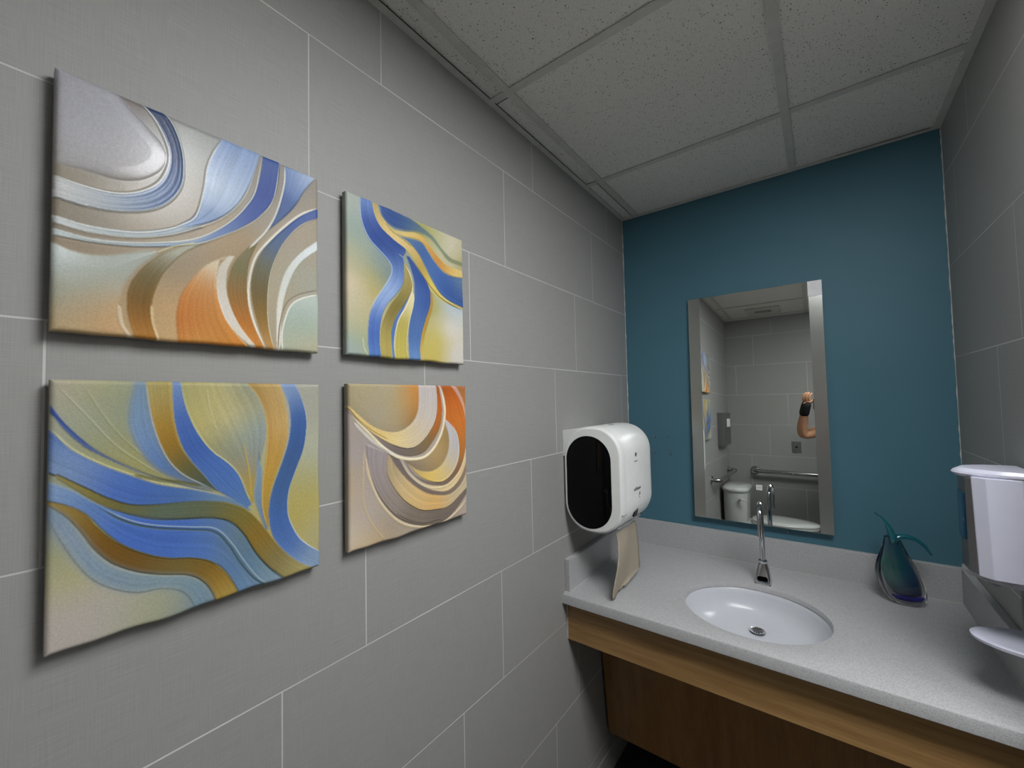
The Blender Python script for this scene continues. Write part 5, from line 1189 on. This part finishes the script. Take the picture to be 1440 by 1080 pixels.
# shirt with short sleeves
sv = [Vector(p) for p in ((PX, PYY, 0.84), (PX, PYY, 1.10), (PX-0.005, PYY, 1.29), (PX-0.01, PYY+0.002, 1.43), (PX-0.165, PYY+0.01, 1.405), (PX-0.245, PYY+0.08, 1.383), (PX+0.165, PYY+0.01, 1.405), (PX+0.162, PYY+0.10, 1.325))]
skin_obj('t_shirt', sv, [(0, 1), (1, 2), (2, 3), (2, 4), (4, 5), (2, 6), (6, 7)], [(0.158, 0.130), (0.146, 0.118), (0.160, 0.122), 0.082, 0.070, 0.064, 0.070, 0.064], M['navy'], pn, 2)
tv = [Vector((PX, PYY, 0.93)), Vector((PX, PYY, 1.04))]; te = [(0, 1)]; tr = [(0.135, 0.112), (0.120, 0.098)]
for s in (-1, 1):
    b0 = len(tv)
    tv += [Vector((PX+s*0.095, PYY, 0.86)), Vector((PX+s*0.105, PYY+0.005, 0.66)), Vector((PX+s*0.11, PYY+0.01, 0.48)), Vector((PX+s*0.11, PYY-0.005, 0.30)), Vector((PX+s*0.11, PYY-0.01, 0.07))]
    te += [(0, b0)]+[(b0+i, b0+i+1) for i in range(4)]; tr += [0.104, 0.090, 0.072, 0.068, 0.062]
skin_obj('trousers', tv, te, tr, M['jeans'], pn, 2)
for s in (-1, 1):
    sx_ = PX+s*0.117; bm = bmesh.new()
    rg = []
    for y, hw_, z_ in ((PYY-0.075, 0.030, 0.07), (PYY-0.05, 0.042, 0.095), (PYY+0.02, 0.046, 0.10), (PYY+0.09, 0.050, 0.07), (PYY+0.16, 0.046, 0.052), (PYY+0.195, 0.028, 0.035)):
        rg.append([(sx_+hw_*math.cos(2*math.pi*k/20), y, 0.0+max(0.0, z_*0.5+z_*0.5*math.sin(2*math.pi*k/20)*1.0)) for k in range(20)])
    loft(bm, rg); place(new_obj('shoe', bm, M['black'], smooth=True, angle=60), pn)
# head details
hx, hy, hz = PX-0.025, PYY+0.035, 1.635
bm = bmesh.new(); bmesh.ops.create_uvsphere(bm, u_segments=32, v_segments=20, radius=1.0)
for v_ in bm.verts:
    x, y, z = v_.co
    if y > 0.35 and z < 0.45: x *= 0.9; y = 0.35+(y-0.35)*0.1
    v_.co = (hx+x*0.088, hy-0.012+y*0.100, hz+0.030+z*0.100)
place(new_obj('hair', bm, M['hair'], smooth=True, angle=180), pn)
bm = bmesh.new(); tube(bm, [(hx, hy+0.082, hz+0.012), (hx, hy+0.094, hz-0.010), (hx, hy+0.104, hz-0.026), (hx, hy+0.086, hz-0.034)], [0.006, 0.009, 0.013, 0.008], 14); place(new_obj('nose', bm, M['skin'], smooth=True), pn)
for s in (-1, 1):
    bm = bmesh.new(); bmesh.ops.create_uvsphere(bm, u_segments=16, v_segments=10, radius=0.012)
    bmesh.ops.translate(bm, verts=bm.verts, vec=(hx+s*0.028, hy+0.064, hz+0.004)); ey = place(new_obj('eye', bm, M['porcelain'], smooth=True), pn)
    bm = bmesh.new(); lathe(bm, [(0.0050, hy+0.0735), (0.0050, hy+0.0757), (0.002, hy+0.0764)], hx+s*0.028, hz+0.004, 14, 'y'); o = new_obj('iris', bm, M['black']); o.parent = ey; o.matrix_parent_inverse = ey.matrix_parent_inverse.copy() if False else Matrix()
    bm = bmesh.new(); bmesh.ops.create_uvsphere(bm, u_segments=12, v_segments=10, radius=1.0)
    for v_ in bm.verts: v_.co = (hx+s*(0.078+v_.co.x*0.010), hy-0.004+v_.co.y*0.018, hz-0.005+v_.co.z*0.030)
    place(new_obj('ear', bm, M['skin'], smooth=True), pn)
bm = bmesh.new(); tube(bm, [(hx-0.024, hy+0.076, hz-0.056), (hx, hy+0.086, hz-0.058), (hx+0.024, hy+0.076, hz-0.056)], [0.003, 0.006, 0.003], 10); place(new_obj('mouth', bm, simple('lips', (150, 84, 76), 0.5), smooth=True), pn)

# the camera in the hands, right behind the viewpoint
CP = Vector((0.7799, -1.9755, ZB-0.7313))
cm = empty('camera_body', (0.79, -2.035, ZB-0.79), 'black camera held up in both hands, seen in the mirror', 'camera')
place(new_obj('housing', BX(0.745, 0.828, -2.046, -2.020, ZB-0.775, ZB-0.690), M['black'], bevel=0.006, seg=3), cm)
bm = bmesh.new(); lathe(bm, [(0.030, -2.020), (0.032, -2.010), (0.031, -1.995), (0.026, -1.990)], 0.780, CP.z, 32, 'y'); place(new_obj('lens_barrel', bm, M['black'], smooth=True, angle=40), cm)
bm = bmesh.new(); lathe(bm, [(0.022, -1.9905), (0.020, -1.988), (0.010, -1.9865)], 0.780, CP.z, 32, 'y'); place(new_obj('front_glass', bm, M['black_gloss'], smooth=True), cm)
place(new_obj('viewfinder_hump', BX(0.765, 0.805, -2.044, -2.022, ZB-0.6895, ZB-0.672), M['black'], bevel=0.005, seg=3), cm)
bm = bmesh.new(); lathe(bm, [(0.007, ZB-0.6895), (0.007, ZB-0.685), (0.006, ZB-0.684)], 0.818, -2.034, 18); place(new_obj('shutter_button', bm, M['steel'], smooth=True), cm)

# ------------------------------------------------------------------ camera and render look
PAR = (0.77990985, -1.97548373, ZB-0.73131289, math.radians(36.65269153), math.radians(2.21060276), math.radians(-1.26580084), 574.21398, 7.35671564, 2.30195061)
cx, cy, cz, yaw, pit, rol, fl, ppx, ppy = PAR
cyw, syw, cp_, sp_ = math.cos(yaw), math.sin(yaw), math.cos(pit), math.sin(pit)
f = Vector((-syw*cp_, cyw*cp_, sp_)); r_ = Vector((cyw, syw, 0)); u_ = r_.cross(f)
c_, s_ = math.cos(rol), math.sin(rol)
rr_, uu_ = r_*c_+u_*s_, u_*c_-r_*s_
cam = bpy.data.cameras.new('photo_camera'); co = bpy.data.objects.new('photo_camera', cam); COL.objects.link(co)
co.matrix_world = Matrix(((rr_.x, uu_.x, -f.x, cx), (rr_.y, uu_.y, -f.y, cy), (rr_.z, uu_.z, -f.z, cz), (0, 0, 0, 1)))
cam.sensor_fit = 'HORIZONTAL'; cam.sensor_width = 36; cam.lens = fl/1440*36; cam.shift_x = -ppx/1440; cam.shift_y = ppy/1440
cam.clip_start = 0.004; cam.clip_end = 30
scene.camera = co
w = bpy.data.worlds.new('World'); scene.world = w; w.use_nodes = True
w.node_tree.nodes['Background'].inputs[0].default_value = (0, 0, 0, 1)
scene.view_settings.view_transform = 'Standard'; scene.view_settings.look = 'None'; scene.view_settings.gamma = 1
scene.view_settings.use_curve_mapping = False
scene.view_settings.exposure = EXPO
